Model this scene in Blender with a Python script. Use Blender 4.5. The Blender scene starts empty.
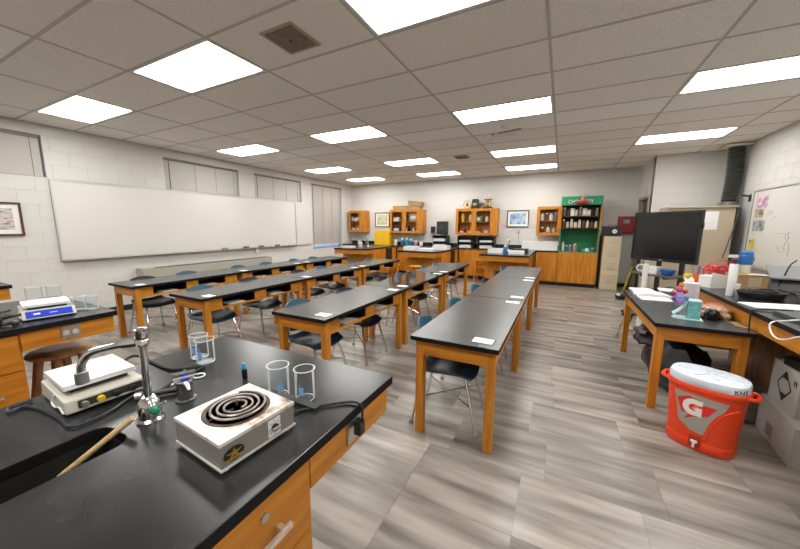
import bpy, bmesh, math, random
from mathutils import Vector, Matrix, noise
R = math.radians
scene = bpy.context.scene
C = scene.collection
# ---------------------------------------------------------------- camera
FOC, YAW, PIT, ROL, H = 316.85, 0.46884, 0.149255, 0.0045516, 1.525
fw = Vector((-math.sin(YAW)*math.cos(PIT), math.cos(YAW)*math.cos(PIT), -math.sin(PIT)))
rt = Vector((math.cos(YAW), math.sin(YAW), 0)); up = rt.cross(fw)
r2 = rt*math.cos(ROL) + up*math.sin(ROL); u2 = -rt*math.sin(ROL) + up*math.cos(ROL)
cam = bpy.data.cameras.new('camera'); cam.sensor_width = 36; cam.lens = 36*FOC/800
cam.clip_start = .02; cam.clip_end = 200
co = bpy.data.objects.new('camera', cam); C.objects.link(co); scene.camera = co
co.matrix_world = Matrix(((r2.x, u2.x, -fw.x, 0), (r2.y, u2.y, -fw.y, 0), (r2.z, u2.z, -fw.z, H), (0, 0, 0, 1)))
def at(px, py, **k):
    """photo pixel -> point on a real plane (x=, y= or z=)"""
    d = fw + r2*((px-400)/FOC) + u2*((274.5-py)/FOC)
    (a, v), = k.items(); i = 'xyz'.index(a); o = Vector((0, 0, H))
    return o + d*((v-o[i])/d[i])
# ---------------------------------------------------------------- world, exposure
LAMP = 18.5
w = bpy.data.worlds.new('sky'); scene.world = w; w.use_nodes = True
bg = w.node_tree.nodes['Background']; bg.inputs[0].default_value = (.35, .58, 1, 1); bg.inputs[1].default_value = 1.0
vs = scene.view_settings; vs.view_transform = 'Standard'; vs.look = 'None'; vs.exposure = 0.0; vs.gamma = 1.0; vs.use_curve_mapping = False
scene.cycles.max_bounces = 8; scene.cycles.diffuse_bounces = 5; scene.cycles.glossy_bounces = 3
scene.cycles.transparent_max_bounces = 12; scene.cycles.caustics_reflective = False; scene.cycles.caustics_refractive = False
scene.cycles.sample_clamp_indirect = 6
# ---------------------------------------------------------------- materials
MATS = {}
def mat(name, col=(.5, .5, .5), rough=.5, metal=0, col2=None, scale=20, stretch=(1, 1, 1), bump=0, bscale=None, spec=.5,
        emit=0, rand=0, detail=4, lo=.35, hi=.65, coat=0):
    if name in MATS: return MATS[name]
    m = bpy.data.materials.new(name); m.use_nodes = True; nt = m.node_tree; b = nt.nodes['Principled BSDF']
    b.inputs['Base Color'].default_value = (*col, 1); b.inputs['Roughness'].default_value = rough
    b.inputs['Metallic'].default_value = metal; b.inputs['Specular IOR Level'].default_value = spec
    b.inputs['Coat Weight'].default_value = coat
    if emit: b.inputs['Emission Color'].default_value = (*col, 1); b.inputs['Emission Strength'].default_value = emit
    L = nt.links.new
    if col2 or bump:
        tc = nt.nodes.new('ShaderNodeTexCoord'); mp = nt.nodes.new('ShaderNodeMapping'); mp.inputs['Scale'].default_value = stretch
        src = tc.outputs['Object']
        if rand:
            oi = nt.nodes.new('ShaderNodeObjectInfo'); vm = nt.nodes.new('ShaderNodeVectorMath'); vm.operation = 'MULTIPLY_ADD'
            cb = nt.nodes.new('ShaderNodeCombineXYZ')
            for i in range(3): L(oi.outputs['Random'], cb.inputs[i])
            vm.inputs[1].default_value = (37, 53, 71); L(cb.outputs[0], vm.inputs[0]); L(src, vm.inputs[2]); src = vm.outputs[0]
        L(src, mp.inputs['Vector'])
        def nz(s):
            n = nt.nodes.new('ShaderNodeTexNoise'); n.inputs['Scale'].default_value = s; n.inputs['Detail'].default_value = detail
            L(mp.outputs[0], n.inputs['Vector']); return n
        if col2:
            n = nz(scale); cr = nt.nodes.new('ShaderNodeValToRGB'); cr.color_ramp.elements[0].position = lo; cr.color_ramp.elements[1].position = hi
            cr.color_ramp.elements[0].color = (*col, 1); cr.color_ramp.elements[1].color = (*col2, 1); L(n.outputs['Fac'], cr.inputs[0])
            out = cr.outputs[0]
            if rand:
                hs = nt.nodes.new('ShaderNodeHueSaturation'); mr = nt.nodes.new('ShaderNodeMapRange'); mr.inputs[3].default_value = 1-rand; mr.inputs[4].default_value = 1+rand
                L(oi.outputs['Random'], mr.inputs[0]); L(mr.outputs[0], hs.inputs['Value']); L(out, hs.inputs['Color']); out = hs.outputs[0]
            L(out, b.inputs['Base Color'])
        if bump:
            n = nz(bscale or scale*3); bp = nt.nodes.new('ShaderNodeBump'); bp.inputs['Strength'].default_value = bump; bp.inputs['Distance'].default_value = .01
            L(n.outputs['Fac'], bp.inputs['Height']); L(bp.outputs[0], b.inputs['Normal'])
    MATS[name] = m; return m
def ramp_mat(name, stops, scale=6, rough=.5, stretch=(1, 1, 1)):
    m = mat(name, (.5, .5, .5), rough, col2=(.6, .6, .6), scale=scale, stretch=stretch, detail=6)
    cr = [n for n in m.node_tree.nodes if n.type == 'VALTORGB'][0].color_ramp
    while len(cr.elements) < len(stops): cr.elements.new(.5)
    for i, (p, c) in enumerate(stops): cr.elements[i].position = p; cr.elements[i].color = (*c, 1)
    return m
def glass(name, tint=(1, 1, 1), edge=.12, edge_white=0):
    m = bpy.data.materials.new(name); m.use_nodes = True; nt = m.node_tree; nt.nodes.clear(); L = nt.links.new
    o = nt.nodes.new('ShaderNodeOutputMaterial'); mx = nt.nodes.new('ShaderNodeMixShader'); t = nt.nodes.new('ShaderNodeBsdfTransparent')
    g = nt.nodes.new('ShaderNodeBsdfGlossy'); lw = nt.nodes.new('ShaderNodeLayerWeight'); g.inputs['Roughness'].default_value = .03
    t.inputs[0].default_value = (*tint, 1); lw.inputs['Blend'].default_value = edge; g.inputs[0].default_value = (.95, .97, 1, 1)
    go = g.outputs[0]
    if edge_white:  # pale edge reflections put in as diffuse white
        df = nt.nodes.new('ShaderNodeBsdfDiffuse'); df.inputs[0].default_value = (.85, .88, .9, 1); m2 = nt.nodes.new('ShaderNodeMixShader'); m2.inputs[0].default_value = edge_white
        L(g.outputs[0], m2.inputs[1]); L(df.outputs[0], m2.inputs[2]); go = m2.outputs[0]
    L(lw.outputs['Fresnel'], mx.inputs[0]); L(t.outputs[0], mx.inputs[1]); L(go, mx.inputs[2]); L(mx.outputs[0], o.inputs[0])
    MATS[name] = m; return m
def lens_mat():
    m = bpy.data.materials.new('lamp_lens'); m.use_nodes = True; nt = m.node_tree; nt.nodes.clear(); L = nt.links.new
    o = nt.nodes.new('ShaderNodeOutputMaterial'); e = nt.nodes.new('ShaderNodeEmission'); e.inputs[0].default_value = (1, .982, .945, 1)
    tc = nt.nodes.new('ShaderNodeTexCoord'); wv = nt.nodes.new('ShaderNodeTexWave'); wv.bands_direction = 'Y'; wv.inputs['Scale'].default_value = 1.7
    mr = nt.nodes.new('ShaderNodeMapRange'); mr.inputs[3].default_value = LAMP*.72; mr.inputs[4].default_value = LAMP*1.25
    L(tc.outputs['Object'], wv.inputs[0]); L(wv.outputs['Fac'], mr.inputs[0]); L(mr.outputs[0], e.inputs[1]); L(e.outputs[0], o.inputs[0])
    MATS['lamp_lens'] = m; return m
OAK, OAK2 = (.43, .150, .011), (.63, .258, .030)
def wood(ax, name='oak', a=OAK, b=OAK2, rough=.38):
    s = {'x': (.9, 9, 9), 'y': (9, .9, 9), 'z': (9, 9, .9)}[ax]
    return mat(name+'_'+ax, a, rough, col2=b, scale=2.6, stretch=s, detail=7, lo=.3, hi=.7, bump=.04, bscale=12, spec=.32)
oakx, oaky, oakz = wood('x'), wood('y'), wood('z')
dkx, dky, dkz = [wood(a, 'walnut', (.19, .085, .036), (.40, .21, .10)) for a in 'xyz']
wall_m = mat('wall_paint', (.655, .645, .615), .6, col2=(.685, .675, .645), scale=1.2, bump=.06, bscale=90)
mortar_m = mat('wall_joint_paint', (.615, .605, .575), .7)
tile_m = mat('ceiling_tile', (.83, .797, .75), .9, col2=(.96, .93, .885), scale=100, detail=3, lo=.40, hi=.60, bump=.25, bscale=130, rand=.03)
tile_s = mat('ceiling_panel_smooth', (.95, .94, .91), .8)
tee_m = mat('tee_metal', (.54, .51, .46), .6)  # darker than the tiles: grey shadow lines put into the tee colour
black_top = mat('epoxy_black', (.011, .012, .013), .25, col2=(.030, .031, .032), scale=5, detail=8)
table_top = mat('laminate_black', (.045, .048, .049), .27, col2=(.062, .066, .067), scale=3, detail=5)
black_pl = mat('black_plastic', (.012, .012, .013), .42)
black_rub = mat('black_rubber', (.01, .01, .01), .6)
white_pl = mat('white_plastic', (.80, .80, .79), .4)
white_pp = mat('white_paper', (.84, .84, .83), .8)
chrome = mat('chrome', (.75, .75, .75), .16, 1)
steel = mat('brushed_steel', (.55, .55, .54), .35, 1)
alu = mat('aluminium', (.60, .60, .60), .4, 1)
kick_m = mat('vinyl_black', (.010, .010, .010), .5)
wboard = mat('whiteboard', (.71, .695, .65), .22)
glass_m = glass('clear_glass'); pane_m = glass('window_glass', (.96, .98, 1), .2); beaker_m = glass('beaker_glass', (.97, .98, .985), .09, .55)
lens = lens_mat()
blue_ch = mat('blue_plastic', (.028, .118, .200), .33); navy_ch = mat('navy_plastic', (.009, .016, .034), .3); seat_ch = mat('seat_navy_shaded', (.008, .014, .024), .28)
floor_m = mat('vinyl_tile', (.110, .094, .079), .30, col2=(.40, .362, .318), scale=2.2, stretch=(.5, 4.0, 1), detail=8, rand=.12, lo=.30, hi=.66, bump=.03, bscale=9)
floor_j = mat('floor_joint', (.10, .09, .08), .6)
# ---------------------------------------------------------------- mesh helpers
class G:
    def __init__(s): s.b = bmesh.new()
    def box(s, x0, x1, y0, y1, z0, z1):
        v = [s.b.verts.new((x, y, z)) for z in (z0, z1) for x, y in ((x0, y0), (x1, y0), (x1, y1), (x0, y1))]
        for f in ((3, 2, 1, 0), (4, 5, 6, 7), (0, 1, 5, 4), (1, 2, 6, 5), (2, 3, 7, 6), (3, 0, 4, 7)): s.b.faces.new([v[i] for i in f])
        return s
    def prism(s, pts, d0, d1, ax='z'):
        def P(a, b, d): return {'z': (a, b, d), 'y': (a, d, b), 'x': (d, a, b)}[ax]
        A = [s.b.verts.new(P(a, b, d0)) for a, b in pts]; B = [s.b.verts.new(P(a, b, d1)) for a, b in pts]; n = len(pts)
        s.b.faces.new(A[::-1]); s.b.faces.new(B)
        for i in range(n): s.b.faces.new((A[i], A[(i+1) % n], B[(i+1) % n], B[i]))
        bmesh.ops.recalc_face_normals(s.b, faces=s.b.faces); return s
    def lathe(s, prof, n=24, c=(0, 0, 0), ax='z', sx=1, sy=1):
        rings = []
        for r, z in prof:
            ring = []
            for i in range(n if r > 1e-6 else 1):
                t = 2*math.pi*i/n; p = (r*math.cos(t)*sx, r*math.sin(t)*sy, z)
                if ax == 'x': p = (p[2], p[0], p[1])
                if ax == 'y': p = (p[0], p[2], p[1])
                ring.append(s.b.verts.new((p[0]+c[0], p[1]+c[1], p[2]+c[2])))
            rings.append(ring)
        for A, B in zip(rings, rings[1:]):
            for i in range(n):
                j = (i+1) % n
                if len(A) == 1 and len(B) == 1: continue
                if len(A) == 1: s.b.faces.new((A[0], B[i], B[j]))
                elif len(B) == 1: s.b.faces.new((A[i], A[j], B[0]))
                else: s.b.faces.new((A[i], A[j], B[j], B[i]))
        if len(rings[0]) > 1: s.b.faces.new(rings[0][::-1])
        if len(rings[-1]) > 1: s.b.faces.new(rings[-1])
        bmesh.ops.recalc_face_normals(s.b, faces=s.b.faces); return s
    def cyl(s, c, r, h, n=20, ax='z', r1=None): return s.lathe([(r, 0), (r if r1 is None else r1, h)], n, c, ax)
    def tube(s, pts, r, n=8, closed=False):
        pts = [Vector(p) for p in pts]; m = len(pts); rs = r if isinstance(r, (list, tuple)) else [r]*m
        T = [((pts[(i+1) % m] if closed or i < m-1 else pts[i]) - (pts[i-1] if closed or i > 0 else pts[i])).normalized() for i in range(m)]
        u = T[0].orthogonal().normalized(); rings = []
        for i in range(m):
            u = (u - T[i]*u.dot(T[i])).normalized(); v = T[i].cross(u)
            rings.append([s.b.verts.new(pts[i] + (u*math.cos(2*math.pi*k/n) + v*math.sin(2*math.pi*k/n))*rs[i]) for k in range(n)])
        for i in range(m if closed else m-1):
            A, B = rings[i], rings[(i+1) % m]
            for k in range(n): s.b.faces.new((A[k], A[(k+1) % n], B[(k+1) % n], B[k]))
        if not closed: s.b.faces.new(rings[0][::-1]); s.b.faces.new(rings[-1])
        return s
    def sheet(s, f, nu=10, nv=10, th=.012):
        P = [[Vector(f(-1+2*i/nu, -1+2*j/nv)) for j in range(nv+1)] for i in range(nu+1)]; A, B = [], []
        for i in range(nu+1):
            a, b = [], []
            for j in range(nv+1):
                du = P[min(i+1, nu)][j]-P[max(i-1, 0)][j]; dv = P[i][min(j+1, nv)]-P[i][max(j-1, 0)]; n = du.cross(dv).normalized()
                a.append(s.b.verts.new(P[i][j])); b.append(s.b.verts.new(P[i][j]-n*th))
            A.append(a); B.append(b)
        for i in range(nu):
            for j in range(nv):
                s.b.faces.new((A[i][j], A[i+1][j], A[i+1][j+1], A[i][j+1])); s.b.faces.new((B[i][j], B[i][j+1], B[i+1][j+1], B[i+1][j]))
        rim = [(i, 0) for i in range(nu)] + [(nu, j) for j in range(nv)] + [(i, nv) for i in range(nu, 0, -1)] + [(0, j) for j in range(nv, 0, -1)]
        for k, (i, j) in enumerate(rim):
            p, q = rim[(k+1) % len(rim)]; s.b.faces.new((A[i][j], B[i][j], B[p][q], A[p][q]))
        return s
    def blob(s, c, rad, seed=0, amp=.2, fr=6, sub=3):
        t = bmesh.new(); bmesh.ops.create_icosphere(t, subdivisions=sub, radius=1); mp = {}
        for v in t.verts:
            n = noise.noise(v.co*fr*.4+Vector((seed*7.1, seed*3.3, seed))); k = 1+amp*n*2
            mp[v] = s.b.verts.new((c[0]+v.co.x*rad[0]*k, c[1]+v.co.y*rad[1]*k, max(c[2]+v.co.z*rad[2]*k, c[2]-rad[2])))
        for f in t.faces: s.b.faces.new([mp[v] for v in f.verts])
        t.free(); return s
    def xf(s, M): bmesh.ops.transform(s.b, matrix=M, verts=s.b.verts); return s
    def mesh(s, name, m, bev=0, smooth=False, seg=1):
        if bev:
            ed = [e for e in s.b.edges if len(e.link_faces) == 2 and e.calc_face_angle(0) > .5]
            bmesh.ops.bevel(s.b, geom=ed, offset=bev, segments=seg, affect='EDGES', profile=.5, clamp_overlap=True)
        me = bpy.data.meshes.new(name); s.b.to_mesh(me); s.b.free()
        if smooth:
            me.polygons.foreach_set('use_smooth', [True]*len(me.polygons)); me.set_sharp_from_angle(angle=.7)
        for mm in (m if isinstance(m, (list, tuple)) else [m]): me.materials.append(mm)
        return me
    def obj(s, name, m, parent=None, bev=0, smooth=False, seg=1, label=None, loc=None, rz=0):
        return link(name, s.mesh(name, m, bev, smooth, seg), parent, label, loc, rz)
def link(name, me, parent=None, label=None, loc=None, rz=0):
    o = bpy.data.objects.new(name, me); C.objects.link(o)
    if parent: o.parent = parent
    if label: o['label'] = label
    if loc is not None: o.location = loc
    if rz: o.rotation_euler.z = rz
    return o
def tag(o, label, cat, group=None, kind=None):
    o['label'] = label; o['category'] = cat
    if group: o['group'] = group
    if kind: o['kind'] = kind
    return o
def thing(name, label, cat, loc=(0, 0, 0), rz=0, group=None):
    o = link(name, None, loc=loc, rz=rz); o.empty_display_size = .1; return tag(o, label, cat, group)
def struct(o): o['kind'] = 'structure'; return o
def copy_tree(o, parent=None):
    c = o.copy(); C.objects.link(c); c.parent = parent
    for ch in list(o.children): copy_tree(ch, c)
    return c
def B(name, m, x0, x1, y0, y1, z0, z1, parent=None, bev=0, label=None, seg=1): return G().box(x0, x1, y0, y1, z0, z1).obj(name, m, parent, bev, label=label, seg=seg)
def text(name, s, size, m, parent, M, ext=.001, sx=1, label=None):
    cu = bpy.data.curves.new(name, 'FONT'); cu.body = s; cu.size = size; cu.extrude = ext; cu.align_x = 'CENTER'; cu.align_y = 'CENTER'; cu.resolution_u = 3
    t = bpy.data.objects.new('tmp', cu); C.objects.link(t); dg = bpy.context.evaluated_depsgraph_get()
    me = bpy.data.meshes.new_from_object(t.evaluated_get(dg)); bpy.data.objects.remove(t); bpy.data.curves.remove(cu)
    me.transform(M @ Matrix.Diagonal((sx, 1, 1, 1))); me.materials.clear(); me.materials.append(m); me.name = name
    return link(name, me, parent, label)
FACE_MY = Matrix.Rotation(R(90), 4, 'X')                              # text standing up, read from -y
FACE_PX = Matrix.Rotation(R(90), 4, 'Z') @ Matrix.Rotation(R(90), 4, 'X')   # read from +x
FACE_MX = Matrix.Rotation(R(-90), 4, 'Z') @ Matrix.Rotation(R(90), 4, 'X')  # read from -x
T = Matrix.Translation
def circle(r, n=24, cx=0, cy=0, sx=1, sy=1): return [(cx+r*sx*math.cos(2*math.pi*i/n), cy+r*sy*math.sin(2*math.pi*i/n)) for i in range(n)]
def spline(pts, n=6):
    P = [Vector(p) for p in pts]; P = [P[0]*2-P[1]]+P+[P[-1]*2-P[-2]]; out = []
    for i in range(1, len(P)-2):
        a, b, c, d = P[i-1:i+3]
        for k in range(n):
            t = k/n; out.append(.5*((2*b)+(c-a)*t+(2*a-5*b+4*c-d)*t*t+(-a+3*b-3*c+d)*t**3))
    return out+[P[-2]]
rnd = random.Random(5)
ORD = ['nearest', 'second', 'third', 'fourth', 'fifth', 'farthest']
# ---------------------------------------------------------------- room shell
XL, XR, XS, YB, YA, YF, ZC = -7.0, 2.83, 1.63, 9.85, 8.45, -2.6, 3.0
CR = .2032
fl = struct(B('floor', floor_j, XL-.2, XR+.2, YF-.2, YB+.2, -.06, -.004))
tw, td = .6096, .4572
offs = {}
tiles = []
for k in range(-9, 19):
    y0 = 1.48+td*k; o_ = {0: -.12, 1: .01, 2: -.12, 3: .04}.get(k, rnd.choice([-.12, .01, .18, -.3, .3, .1]))
    i0 = math.floor((XL-o_)/tw)
    for i in range(i0, i0+18):
        x0 = o_+tw*i; a, b, c, d = max(x0, XL), min(x0+tw, XR), max(y0, YF), min(y0+td, YB)
        if b-a > .03 and d-c > .03:
            v = Vector(((a+b)/2, (c+d)/2, -H)); dep = v.dot(fw); u = v.dot(r2)/max(dep, .01)*FOC
            tiles.append((dep if dep > .3 and abs(u) < 480 else 99+rnd.random(), a, b, c, d))
tiles.sort()
cache = {}
def slab(key, mk):
    if key not in cache: cache[key] = mk()
    return cache[key]
for dep, a, b, c, d in tiles[:300]:
    W, D = round(b-a, 4), round(d-c, 4)
    me = slab(('t', W, D), lambda: G().box(-W/2+.0006, W/2-.0006, -D/2+.0006, D/2-.0006, -.004, 0).mesh('floor_tile', floor_m))
    link('floor_tile', me, fl, loc=((a+b)/2, (c+d)/2, 0))
g = G()
for dep, a, b, c, d in tiles[300:]: g.box(a+.0006, b-.0006, c+.0006, d-.0006, -.004, 0)
g.obj('floor_tile_field', floor_m, fl)['kind'] = 'stuff'

def wall(name, org, du, length, nrm, openings=(), skip=(), c0=0, u0=0, z1=ZC):
    """painted block wall: backing slab with openings, single blocks proud of the joints"""
    org, du, nrm = Vector(org), Vector(du), Vector(nrm)
    cuts = sorted({u0, length, *[q for o in openings for q in o[:2]]}); g = G()
    M = Matrix((( du.x, nrm.x, 0, org.x), (du.y, nrm.y, 0, org.y), (0, 0, 1, 0), (0, 0, 0, 1)))
    for a, b in zip(cuts, cuts[1:]):
        zz = [(0, z1+.1)]
        for o in openings:
            if o[0] <= a+1e-6 and o[1] >= b-1e-6: zz = [(p, q) for s, e in zz for p, q in ((s, min(e, o[2])), (max(s, o[3]), e)) if q-p > 1e-4]
        for p, q in zz: g.box(a, b, -.18, -.003, p, q)
    bmesh.ops.remove_doubles(g.b, verts=g.b.verts, dist=1e-5)
    g.xf(M); bmesh.ops.recalc_face_normals(g.b, faces=g.b.faces); wl = struct(g.obj(name, mortar_m))
    for c in range(c0, 15):
        za, zb = c*CR, min((c+1)*CR, z1)
        if zb-za < .05: continue
        e = [u0]+[q for q in [(.2 if c % 2 else .4)+.4064*i for i in range(-1, 40)] if u0+.06 < q < length-.06]+[length]
        ops = [o for o in openings if o[2] < (za+zb)/2 < o[3]]
        for o in ops: e = sorted({q for q in e if not (o[0]-.06 < q < o[1]+.06)} | {o[0], o[1]})
        for a, b in zip(e, e[1:]):
            m = (a+b)/2
            if any(o[0] < m < o[1] for o in ops): continue
            if any(o[0] < a and b < o[1] and o[2] < za and zb < o[3] for o in skip): continue
            W, Z = round(b-a, 4), round(zb-za, 4)
            def mk():
                q = G(); h, k = W/2-.0003, Z/2-.0008; q.box(-h, h, -.005, 0, -k, k)
                for v in q.b.verts:
                    if v.co.y > -.001: v.co.x *= (h-.0009)/h; v.co.z *= (k-.0026)/k
                return q.mesh('block', wall_m)
            o = link('block', slab(('b', W, Z), mk), wl); o.matrix_world = M @ T((m, 0, (za+zb)/2))
    return wl
# left wall: u along +y from YF, normal +x
yo = -YF
wins = [(.38, 2.0, 11*CR, 14*CR), (3.63, 5.25, 11*CR, 14*CR), (5.68, 7.30, 11*CR, 14*CR), (7.72, 9.25, 4*CR, 14*CR-.04)]
def wl_open(w): return (w[0]+yo, w[1]+yo, w[2], 14*CR)
wall('wall_left', (XL, YF, 0), (0, 1, 0), YB-YF, (1, 0, 0), [wl_open(q) for q in wins], [(1.9+yo, 7.0+yo, .95, 2.24), (-9, .9+yo, -1, 9)])
wall('wall_back', (XL, YB, 0), (1, 0, 0), XS-XL, (0, -1, 0), (), [(-1, 6.95, -1, .93), (6.95, 7.9, -1, 2.2)])
DOORW = (.16, 1.12, -1, 11*CR)
wall('wall_alcove', (XS, YA, 0), (1, 0, 0), XR-XS, (0, -1, 0), (), [(-1, 9, -1, 1.8)])
wall('wall_stub', (XS, YB, 0), (0, -1, 0), YB-YA, (-1, 0, 0), [DOORW])
wall('wall_right', (XR, YA, 0), (0, -1, 0), YA-YF, (-1, 0, 0), (), [(1.2, 4.8, .9, 2.2), (5.4, 99, -1, 9), (-1, 99, -1, .8)])
struct(B('wall_front', wall_m, XL-.2, XR+.2, YF-.2, YF, 0, ZC+.1))
# ceiling: tiles in a tee grid
X0, Y0, TX, TY = -.1967, 2.9848, 1.2192, .6096
def gx(i): return X0+TX*i
def gy(j): return Y0+TY*j
ce = struct(B('ceiling', tee_m, XL-.2, XR+.2, YF-.2, YB+.2, ZC+.06, ZC+.16))
LIGHTS = [(i, j) for j in (-6, -2, 2, 6, 9) for i in (-5, -3, -1, 1) if not (j == 9 and i == 1)]
DIFF = {(-2, -2)}
for i in range(-6, 3):
    for j in range(-10, 12):
        a, b, c, d = max(gx(i), XL), min(gx(i+1), XR), max(gy(j), YF), min(gy(j+1), YB)
        if b-a < .05 or d-c < .05 or (i, j) in LIGHTS: continue
        if a > XS-.01 and c > YA-.05: continue
        W, D = round(b-a, 4), round(d-c, 4); sm = j == 3 or (i, j) == (-4, -4)
        me = slab(('c', W, D, sm), lambda: G().box(-W/2+.004, W/2-.004, -D/2+.004, D/2-.004, .004, .02).mesh('ceiling_tile', tile_s if sm else tile_m))
        link('ceiling_tile', me, ce, loc=((a+b)/2, (c+d)/2, ZC))
for i in range(-5, 3): B('main_tee', tee_m, gx(i)-.012, gx(i)+.012, YF, YB if gx(i) < XS else YA, ZC, ZC+.03, ce)
for j in range(-9, 12): B('cross_tee', tee_m, XL, XR if gy(j) < YA else XS, gy(j)-.012, gy(j)+.012, ZC+.0005, ZC+.03, ce)
B('wall_angle', tee_m, XL, XL+.02, YF, YB, ZC-.002, ZC+.03, ce); B('wall_angle', tee_m, XL, XS, YB-.02, YB, ZC-.002, ZC+.03, ce); B('wall_angle', tee_m, XR-.02, XR, YF, YA, ZC-.002, ZC+.03, ce)
COLN = {-5: 'whiteboard wall', -3: 'room centre, left column', -1: 'room centre, right column', 1: 'television side'}
def colname(i): return {-5: 'in the column nearest the long whiteboard', -3: 'in the second column from the long whiteboard', -1: 'in the third column from the long whiteboard', 1: 'in the column nearest the television'}[i]
proto = None
for i, j in LIGHTS:
    lab = 'white fluorescent ceiling panel %s, %s' % (colname(i), {-6: 'above the camera', -2: 'frontmost in view', 2: 'second in view', 6: 'third in view', 9: 'nearest the back wall'}[j])
    if proto is None:
        proto = t = thing('ceiling_light', lab, 'light', (0, 0, 0), 0, 'fluorescent ceiling panels')
        g = G(); a, b = TX/2-.014, TY/2-.014
        for q in ((-a, a, -b, -b+.022), (-a, a, b-.022, b), (-a, -a+.022, -b+.022, b-.022), (a-.022, a, -b+.022, b-.022)): g.box(*q, .002, .05)
        g.obj('frame', white_pl, t); B('diffuser', lens, -a+.02, a-.02, -b+.02, b-.02, .012, .02, t)
    else: t = copy_tree(proto); t['label'] = lab
    t.location = (gx(i)+TX/2, gy(j)+TY/2, ZC)
# square brown diffuser, small ceiling things
c = (at(261, 33, z=ZC)+at(319, 45, z=ZC))/2
t = thing('ceiling_vent', 'brown stained square ceiling vent near the front light panels', 'vent', (c.x, c.y, ZC))
brn = mat('vent_brown', (.17, .13, .085), .7, col2=(.25, .20, .14), scale=18)
B('frame', mat('vent_frame', (.42, .37, .29), .6), -.165, .165, -.165, .165, -.006, .006, t, .003); B('plate', brn, -.13, .14, -.14, .13, -.016, -.006, t, .004)
G().cyl((0, 0, -.021), .013, .006, 12).obj('screw', black_pl, t)
c = at(462, 157, z=ZC); t = thing('ceiling_vent', 'small brown ceiling vent far from the camera', 'vent', (c.x, c.y, ZC))
B('frame', MATS['vent_frame'], -.15, .15, -.15, .15, -.006, .006, t); B('plate', brn, -.12, .12, -.12, .12, -.016, -.006, t)
c = at(507, 134, z=ZC); t = thing('ceiling_bracket', 'bent white bracket hanging from the ceiling beside a panel', 'bracket', (c.x, c.y, ZC))
G().tube([(-.30, .14, -.05), (-.15, -.1, -.02), (.1, .02, -.02)], .016, 6).obj('arm', white_pl, t, smooth=True)
G().tube([(-.22, -.08, -.006), (.24, -.22, -.006)], .008, 6).obj('rail', mat('bracket_grey', (.15, .14, .13), .5), t)
G().cyl((-.15, -.1, -.03), .03, .03, 14).obj('base', white_pl, t)
c = at(505, 126.5, z=ZC); t = thing('smoke_detector', 'small white round detector on the ceiling past the bracket', 'detector', (c.x, c.y, ZC))
G().lathe([(.055, .002), (.055, -.015), (.03, -.028), (0, -.028)], 18).obj('housing', white_pl, t, smooth=True)
# baseboards
bb = [('baseboard_left', XL, XL+.008, .6, YB), ('baseboard_stub', XS-.008, XS, YA, YA+.24)]
for n, a, b, c_, d in bb: struct(B(n, kick_m, a, b, c_, d, 0, .1))
struct(B('baseboard_back', kick_m, .9, XS, YB-.008, YB, 0, .1))
# windows on the left wall with closed blinds
blind_m = mat('blind_slat', (.60, .575, .53), .5); fr_m = mat('window_metal', (.20, .18, .155), .5)
for n, (a, b, z0, z1) in enumerate(wins):
    W = struct(link('window_%d' % (n+1), None, loc=(XL, a, z0))); wd, ht = b-a, 14*CR-z0
    g = G()
    for q in ((0, wd, 0, .03), (0, wd, ht-.03, ht), (0, .03, .03, ht-.03), (wd-.03, wd, .03, ht-.03)): g.box(-.15, -.10, q[0], q[1], q[2], q[3])
    g.obj('window_frame', fr_m, W); B('pane', pane_m, -.13, -.125, .03, wd-.03, .03, ht-.03, W)
    g = G(); zb = .13 if n == 3 else .015; k = int((ht-.05-zb)/.022)+1
    for q in range(k):
        z = zb+.022*q; v = [g.b.verts.new(p) for p in ((-.052, .02, z), (-.052, wd-.02, z), (-.046, wd-.02, z+.0235), (-.046, .02, z+.0235))]; g.b.faces.new(v)
    o = g.obj('blind', blind_m, W); o['kind'] = 'stuff'
    B('headrail', fr_m, -.07, -.03, .01, wd-.01, ht-.045, ht-.005, W); B('sill', wall_m, -.16, .004, 0, wd, -.004, .004, W)
    for q in (.07, .38, .66, .93): G().tube([(-.04, wd*q, .02), (-.04, wd*q, ht-.04)], .003 if q not in (.07,) else .006, 5).obj('cord', fr_m, W)
    if n == 3: B('bottom_rail', white_pl, -.06, -.035, .02, wd-.02, .115, .13, W)
# doorway in the stub wall
D = struct(link('door_1', None, loc=(XS, YB, 0))); dm = mat('door_brown', (.10, .065, .04), .5); dfm = mat('door_frame_paint', (.36, .31, .25), .5)
y0, y1, zt = -DOORW[1], -DOORW[0], 11*CR
for q in ((y0-.04, y0+.05, 0, zt), (y1-.05, y1+.04, 0, zt), (y0+.05, y1-.05, zt-.06, zt)): B('door_frame', dfm, -.012, .17, *q, D)
lf = B('door_leaf', dm, .08, .12, y0+.05, y1-.05, .01, zt-.06, D); G().lathe([(.012, 0), (.012, .04), (.028, .05), (.028, .075), (0, .085)], 14, (.08, y0+.13, 1.0), 'x').xf(Matrix.Identity(4)).obj('door_knob', steel, D, smooth=True)
tag(B('wall_plate', steel, XS-.012, XS-.001, 8.98, 9.08, 2.27, 2.36), 'small metal plate above the doorway behind the television', 'plate')
def edged(o):
    # the tops carry a matt black edge band
    o.data.materials.append(edge_m)
    for p in o.data.polygons:
        if abs(p.normal.z) < .6: p.material_index = 1
    return o
gloss_top = mat('polished_laminate', (.040, .043, .045), .08, col2=(.055, .058, .060), scale=3, detail=5)
edge_m = mat('edge_band_black', (.006, .006, .006), .6, spec=.2)
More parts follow.
